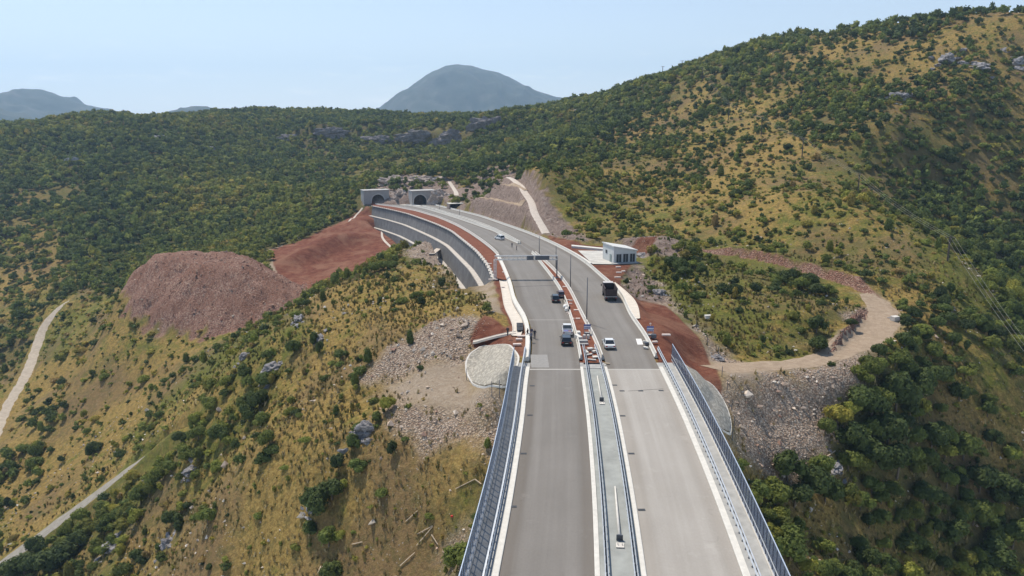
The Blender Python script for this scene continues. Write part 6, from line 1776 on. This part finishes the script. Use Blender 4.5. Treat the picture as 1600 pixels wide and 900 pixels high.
# plants one can point at in the photograph: pixel of the foot, crown radius, kind, tint
HAND = [(75,895,3.6,0,.08),(40,900,3.2,0,.1),(105,880,3.4,0,.06),(125,850,2.4,0,.1),(62,870,2.6,0,.12),(20,905,3.0,0,.15),(500,800,2.6,0,.12),(520,780,2.0,0,.10),(485,825,1.8,1,.2),(412,722,1.7,1,.14),(425,705,1.6,1,.16),(550,700,1.7,1,.25),(560,672,1.6,1,.3),(590,660,1.4,1,.35),
 (645,446,1.0,1,.05),(641,536,1.2,1,.2),(565,585,1.6,1,.3),(575,570,1.3,1,.25),(490,538,1.7,1,.15),(500,548,1.4,1,.12),(1276,520,2.0,0,.08),(1280,550,2.1,0,.12),(1236,445,2.0,0,.06),(1262,452,2.4,0,.08),(1275,460,2.0,0,.05),(1225,436,1.8,0,.1),(1060,425,2.3,0,.15),(1050,418,2.2,0,.12),(1070,432,2.0,0,.14),(1095,425,1.6,0,.2),
 (150,705,2.0,0,.08),(140,712,1.6,0,.10),(98,600,1.8,0,.1),(120,670,1.4,1,.1),(30,500,3.0,0,.2),(405,640,2.2,0,.1),(390,660,2.0,0,.14),(345,690,2.2,0,.2),(268,820,1.8,0,.12),(280,825,1.5,1,.12),(205,650,.9,1,.08),(600,420,1.9,0,.3),(585,425,1.8,0,.35),(615,420,1.7,0,.3),(572,428,1.5,1,.3),
 (1400,640,3.6,0,.1),(1360,660,3.4,0,.12),(1385,700,3.6,0,.08),(1340,640,3.0,0,.16),(1440,620,3.4,0,.14),(1355,720,3.4,0,.1),(1400,750,3.2,0,.1),(1330,700,2.6,0,.12),(1505,720,2.8,0,.35),(1520,820,2.6,0,.4),(1440,790,3.0,0,.14),(1580,860,3.2,0,.3),(1550,880,3.4,0,.15),(1490,850,2.6,0,.2),(1265,770,2.8,0,.1),(1230,750,2.6,0,.12),(1240,790,2.6,0,.08),(1290,785,2.2,0,.14),(1600,800,3.2,0,.1),(1565,770,2.8,0,.16),(1530,770,3.2,0,.08),(1455,700,3.0,0,.12),(1460,600,2.6,0,.18),(1235,880,2.6,0,.3),(720,890,2.2,0,.4),(708,880,1.4,1,.5),(672,808,.9,1,.45),
 (240,700,1.3,1,.5),(330,640,2.2,0,.45),(290,720,2.0,0,.4),(250,760,2.2,0,.42),(220,790,2.3,0,.36),(180,820,2.4,0,.3),(160,800,1.8,0,.4),(310,690,1.9,0,.35)]
hp_ = G([(a[0], a[1]) for a in HAND])
hand_rows = np.array([[p[0], p[1], float(hgt(p[0], p[1])), a[3], a[2], a[4], .5] for a, p in zip(HAND, hp_)])
items.append(hand_rows)
IT = np.vstack(items); is_hand = np.zeros(len(IT), bool); is_hand[-len(hand_rows):] = True
# no shrub right inside a hand-placed crown
for row in hand_rows:
    d = np.hypot(IT[:, 0] - row[0], IT[:, 1] - row[1]); kill = (d < row[4] * .8) & ~is_hand
    IT = IT[~kill]; is_hand = is_hand[~kill]
pu, pv, pZ = proj(IT[:, 0], IT[:, 1], IT[:, 2] + IT[:, 4] * .6)
inside = (pu > -12) & (pu < 1612) & (pv > 0) & (pv < 905)
size = IT[:, 4] / pZ * np.where(inside, 1, 0) + is_hand * 1.0
pick = {}
chosen = np.zeros(len(IT), bool)
for kd, N in ((0, 285), (1, 290)):
    idx = np.where((IT[:, 3] == kd) & (size > 0))[0]
    idx = idx[np.argsort(-size[idx])][:N]; pick[kd] = idx; chosen[idx] = True
# landmarks the labels speak of
ANCH = [(80,880,"beside the lane in the bottom left corner"),(60,740,"on the dark patch between track and lane"),(150,700,"on the dry grass above the narrow lane"),(220,790,"in the green belt below the narrow lane"),(270,720,"in the green belt at the upper end of the lane"),
 (330,640,"on the green shoulder above the lane end"),(300,820,"on the stony grass right of the lane"),(400,700,"around the rock and dark bushes left of centre"),(420,850,"at the bottom left of the stony slope"),(500,790,"around the large dark bush on the lower slope"),(560,690,"around the blue grey outcrop under the gravel"),(600,760,"on the dry slope above the plank pile"),(640,860,"near the crossing planks on the slope"),(710,870,"at the foot of the left bridge fence"),
 (480,640,"on the yellow grass left of the gravel slope"),(400,600,"on the dark rib below the spoil heap"),(500,540,"at the shadowed boulders on the knoll"),(570,580,"at the edge of the left rubble patch"),(600,500,"on the middle of the grassy knoll"),(560,440,"on the rear rim of the grassy knoll"),(680,450,"on the knoll next to the retaining wall"),(600,415,"behind the knoll before the red platform"),(680,520,"on the pale rubble of the knoll"),
 (440,510,"between spoil heap and knoll"),(330,560,"in front of the spoil heap foot"),(220,540,"on the slope left below the spoil heap"),(120,520,"right beside the pale track bend"),(150,620,"on the wide dry slope at the left"),(40,480,"at the far left valley edge above the track"),(30,600,"left of the pale dirt track"),(300,700,"uphill of the lane end"),
 (1060,420,"behind the service building on the knoll"),(1030,470,"on the knoll edge above the clay cut"),(1110,500,"on the left part of the scrubby knoll"),(1150,430,"on the rear of the scrubby knoll"),(1240,445,"in the dark group on the scrubby knoll"),(1180,540,"on the front of the scrubby knoll"),(1280,530,"at the front right tip of the scrubby knoll"),(1310,470,"on the knoll just inside the track bend"),
 (1150,350,"on the slope above the red earth bank"),(1300,380,"on the open slope above the track bend"),(1250,280,"on the middle of the big right slope"),(1400,430,"on the slope right of the red bank"),(1430,540,"on the shoulder right of the dirt track"),(1480,480,"on the spur under the power line"),(1400,370,"beside the power line on the right slope"),(1540,560,"on the far end of the spur"),(1560,420,"on the dark valley side beyond the spur"),(1500,330,"in the gully woods behind the spur"),
 (1380,610,"in the dense clump below the track bend"),(1350,690,"in the dense clump beside the right rubble"),(1420,720,"in the dark hollow right of the rubble"),(1500,640,"on the orange slope at the right edge"),(1580,660,"at the right edge under the spur"),(1250,770,"at the lower end of the right rubble"),(1300,840,"on the dry slope beside the right bridge fence"),(1230,870,"at the foot of the right bridge fence"),(1400,830,"low on the slope right of the bridge"),(1480,800,"in the lower right hollow"),(1570,780,"on the lower right slope"),(1560,870,"in the bottom right corner"),(1220,660,"on the right rubble slope"),(1150,600,"beside the grey gravel right of the bridge"),
 (950,330,"on the slope behind the right carriageway"),(880,330,"beside the pale path of the rock cut"),(1500,100,"near the crags of the hilltop"),(1400,200,"high on the right hill"),(760,500,"by the red earth bank left of the road"),(640,600,"on the gravel left of the stone cone")]
_ax = np.array([(a[0], a[1]) for a in ANCH], float)
_ones = ["", "first", "second", "third", "fourth", "fifth", "sixth", "seventh", "eighth", "ninth", "tenth", "eleventh", "twelfth", "thirteenth", "fourteenth", "fifteenth", "sixteenth", "seventeenth", "eighteenth", "nineteenth"]
_tens = {2: ("twentieth", "twenty"), 3: ("thirtieth", "thirty"), 4: ("fortieth", "forty"), 5: ("fiftieth", "fifty")}
def ordinal(n):
    if n < 20: return _ones[n]
    a, b = divmod(n, 10)
    return _tens[a][0] if b == 0 else _tens[a][1] + "-" + _ones[b]
for kd, nm in ((0, "tree"), (1, "shrub")):
    idx = pick[kd]
    near = np.argmin((pu[idx, None] - _ax[None, :, 0]) ** 2 + (pv[idx, None] - _ax[None, :, 1]) ** 2, 1)
    for a in range(len(ANCH)):
        sub = idx[near == a]
        sub = sub[np.argsort(pu[sub])]
        for n_, i in enumerate(sub):
            x, y, z, _, rad, tn, brt = IT[i]
            protos = PM[nm]; me, mt = protos[int(RNG.integers(len(protos)))]
            root = bpy.data.objects.new("broadleaf_tree" if kd == 0 else "shrub", None); COL.objects.link(root)
            root.location = (x, y, z - .1 * rad); root.rotation_euler = (0, 0, RNG.uniform(0, 6.28)); k = rad * 1.18
            root.scale = (k, k, k * RNG.uniform(.85, 1.25))
            word = "dark green" if tn < .22 else ("green" if tn < .45 else ("yellow green" if tn < .75 else "dry brown"))
            lead = f"{ordinal(n_ + 1)} {nm} from the left" if len(sub) > 1 else f"{word} {nm}"
            tag(root, f"{lead} {ANCH[a][2]}", nm, f"{nm}s {ANCH[a][2]}" if len(sub) > 1 else None)
            c_ = bpy.data.objects.new("crown" if kd == 0 else "foliage", me); COL.objects.link(c_); c_.parent = root; c_.color = (tn, brt, 0, 1)
            t_ = bpy.data.objects.new("trunk" if kd == 0 else "stem", mt); COL.objects.link(t_); t_.parent = root
rest = IT[~chosen]
def merge(rows, protos, name, label, mtl, zs=(.85, 1.25), kscale=1.18, lift=.15):
    VV, FF, TT = [], [], []; nv = 0
    which = RNG.integers(len(protos), size=len(rows))
    for p, (V, F) in enumerate(protos):
        R = rows[which == p]
        if not len(R): continue
        a = RNG.uniform(0, 6.28, len(R)); co, si = np.cos(a), np.sin(a); k = R[:, 4] * kscale; kz = k * RNG.uniform(*zs, len(R))
        X = (V[None, :, 0] * co[:, None] - V[None, :, 1] * si[:, None]) * k[:, None] + R[:, 0:1]
        Y = (V[None, :, 0] * si[:, None] + V[None, :, 1] * co[:, None]) * k[:, None] + R[:, 1:2]
        Z_ = (V[None, :, 2] + lift) * kz[:, None] + R[:, 2:3]
        VV.append(np.stack([X, Y, Z_], -1).reshape(-1, 3).astype(np.float32))
        FF.append((F[None] + (np.arange(len(R)) * len(V))[:, None, None]).reshape(-1, 3) + nv)
        tt = np.zeros((len(R), len(V), 4), np.float32); tt[..., 0] = R[:, 5:6]; tt[..., 1] = R[:, 6:7]; tt[..., 3] = 1
        TT.append(tt.reshape(-1, 4)); nv += len(R) * len(V)
    o = new_mesh_np(name, np.vstack(VV), np.vstack(FF), mtl, False, {"tint": np.vstack(TT)})
    return tag(o, label, kind="stuff")
rd_ = np.hypot(rest[:, 0], rest[:, 1])
T_ = rest[:, 3] == 0
merge(rest[T_ & (rd_ < 330)], MID, "woodland", "loose green woodland on the nearer slopes", M_LEAFS, lift=.25)
merge(rest[T_ & (rd_ >= 330) & (rest[:, 0] < 0)], FAR, "woodland", "dense dark woodland covering the far left hills", M_LEAFS, lift=.2)
merge(rest[T_ & (rd_ >= 330) & (rest[:, 0] >= 0)], FAR, "woodland", "green woodland covering the upper right hill", M_LEAFS, lift=.2)
merge(rest[~T_ & (rd_ < 250)], MIDS, "scrub", "low green and brown scrub scattered over the near dry slopes", M_LEAFS, lift=-.05)
merge(rest[~T_ & (rd_ >= 250)], FAR, "scrub", "dots of scrub over the far dry slopes", M_LEAFS, lift=-.05, zs=(.7, 1.1))
print("VEG", T_.sum(), (~T_).sum(), chosen.sum())

# grass tufts and low herbs
def tuft(rng, n, h, w):
    V = []
    for k in range(n):
        a = rng.uniform(0, 6.28); r = rng.uniform(0, .45); l = rng.uniform(-.45, .45, 2); p = np.array([r * math.cos(a), r * math.sin(a), 0]); d = np.array([math.cos(a + 1.5), math.sin(a + 1.5), 0]) * w
        V += [p - d, p + d, p + np.array([l[0], l[1], h * rng.uniform(.6, 1.3)])]
    return np.array(V), np.arange(n * 3).reshape(-1, 3)
TUFT = [tuft(rg, 9, .95, .17) for _ in range(6)]
x, y = scatter(70, 240, 1.0)
b = bare(x, y); cl_ = fbm(x, y, 4.5, 201, 3)
p = np.clip(.62 + cl_ * 1.1, 0, 1) * (1 - b) * np.clip(240 / np.hypot(x, y) - .6, .15, 1)
m = (RNG.random(len(x)) < p) & clear_of_works(x, y); x, y = x[m], y[m]
z = hgt(x, y); vs = visible(x, y, z, .4); x, y, z = x[vs], y[vs], z[vs]
cg = cover(x, y)[:, 2]
rows = np.column_stack([x, y, z, x * 0, RNG.uniform(.3, .75, len(x)), np.clip(.88 - .5 * cg + .15 * RNG.standard_normal(len(x)) + .25 * fbm(x, y, 11, 17, 2), .3, 1.0), RNG.random(len(x))])
M_TUFT = mat("grass_blades"); t = NT(M_TUFT)
ti, br_, _, _ = t.attr("tint")
c = t.ramp(ti, [(.3, (.085, .095, .025)), (.55, (.20, .18, .05)), (.8, (.36, .27, .11)), (1.0, (.46, .36, .19))])
t.link(t.mix(1.0, c, t.ramp(br_, [(0, (.6, .6, .6)), (1, (1.2, 1.2, 1.2))]), 'MULTIPLY'), t.b.inputs["Base Color"]); t.b.inputs["Roughness"].default_value = .9; t.b.inputs["Specular IOR Level"].default_value = .1
merge(rows, TUFT, "dry_grass", "dry straw coloured grass tufts on the slopes", M_TUFT, lift=0)

x, y = scatter(70, 520, 1.9)
b = bare(x, y); cv = cover(x, y); cl_ = fbm(x, y, 7, 251, 3)
p = np.clip(.10 + .5 * cv[:, 2] + cl_ * .9, np.where((x < 0) & (np.hypot(x, y) < 200), .22, .05), .8) * (1 - b) * .6 * np.where(np.hypot(x, y) > 260, .75, 1)
m = (RNG.random(len(x)) < p) & clear_of_works(x, y); x, y, cv = x[m], y[m], cv[m]
z = hgt(x, y); vs = visible(x, y, z, .4); x, y, z, cv = x[vs], y[vs], z[vs], cv[vs]
rows2 = np.column_stack([x, y, z, x * 0, RNG.lognormal(-1.0, .35, len(x)) * np.where(np.hypot(x, y) > 260, 1.5, 1), np.clip(.64 + .12 * fbm(x, y, 9, 7, 2) + .17 * RNG.standard_normal(len(x)), .2, 1), RNG.random(len(x))])
HERB = [crown(rg, 2, 26, .30, 'low') for _ in range(6)]
merge(rows2, HERB, "low_herbs", "low yellow green and brown herbs between the grass tufts", M_LEAFS, lift=-.1)
print("TUFTS", len(rows), len(rows2))

# loose stones
def stone(rng):
    v, f = ico(1)
    keep = v * (1 + .25 * rng.standard_normal(len(v)).clip(-1, 1))[:, None] * np.array([1, .75, .55])
    return keep, f
octv = np.array([[1, 0, 0], [-1, 0, 0], [0, 1, 0], [0, -1, 0], [0, 0, 1], [0, 0, -1.]]); octf = np.array([[0, 2, 4], [2, 1, 4], [1, 3, 4], [3, 0, 4], [2, 0, 5], [1, 2, 5], [3, 1, 5], [0, 3, 5]])
STN = []
for k in range(8):
    v = octv * rg.uniform(.6, 1.25, (6, 1)) * np.array([1, .8, .6]); v = v + rg.uniform(-.25, .25, v.shape)
    STN.append((v, octf))
M_STONE = mat("loose_stone"); t = NT(M_STONE); ti, br_, _, _ = t.attr("tint")
c = t.ramp(ti, [(0, (.21, .09, .06)), (.35, (.37, .235, .175)), (.6, (.52, .41, .32)), (1.0, (.64, .58, .50))])
t.link(t.mix(1.0, c, t.ramp(br_, [(0, (.6, .6, .6)), (1, (1.2, 1.2, 1.2))]), 'MULTIPLY'), t.b.inputs["Base Color"]); t.b.inputs["Roughness"].default_value = .95
def stones(r0, r1, sp, dens, tint_, szs, name, label):
    x, y = scatter(r0, r1, sp)
    rd, rb, rk, gv, hp = zone_masks(x, y)
    p = dens(x, y, rd, rb, rk, gv, hp)
    m = (RNG.random(len(x)) < p) & clear_of_works(x, y); x, y = x[m], y[m]; rb, rk, gv, hp = rb[m], rk[m], gv[m], hp[m]
    z = hgt(x, y); vs = visible(x, y, z, .3); x, y, z, rb, hp = x[vs], y[vs], z[vs], rb[vs], hp[vs]
    sz = RNG.lognormal(math.log(szs), .55, len(x)).clip(.1, 1.6)
    tn = np.clip(tint_(x, y, rb, hp) + .15 * RNG.standard_normal(len(x)), 0, 1)
    rows = np.column_stack([x, y, z, x * 0, sz, tn, RNG.random(len(x))])
    merge(rows, STN, name, label, M_STONE, zs=(.8, 1.2), kscale=1, lift=.2); print(name, len(rows))
stones(80, 330, .7, lambda x, y, rd, rb, rk, gv, hp: rb * .75 + hp * .5 + gv * .04 + rk * .2, lambda x, y, rb, hp: np.where(hp > .5, .27, .60), .19, "rubble", "broken tan and reddish rock rubble on the heap and slopes")
stones(80, 260, 1.6, lambda x, y, rd, rb, rk, gv, hp: np.clip(fbm(x, y, 12, 301, 3) * 1.5 - .05, 0, .5) * (1 - rd) + .02, lambda x, y, rb, hp: .85, .25, "stones", "pale loose stones lying in the dry grass")
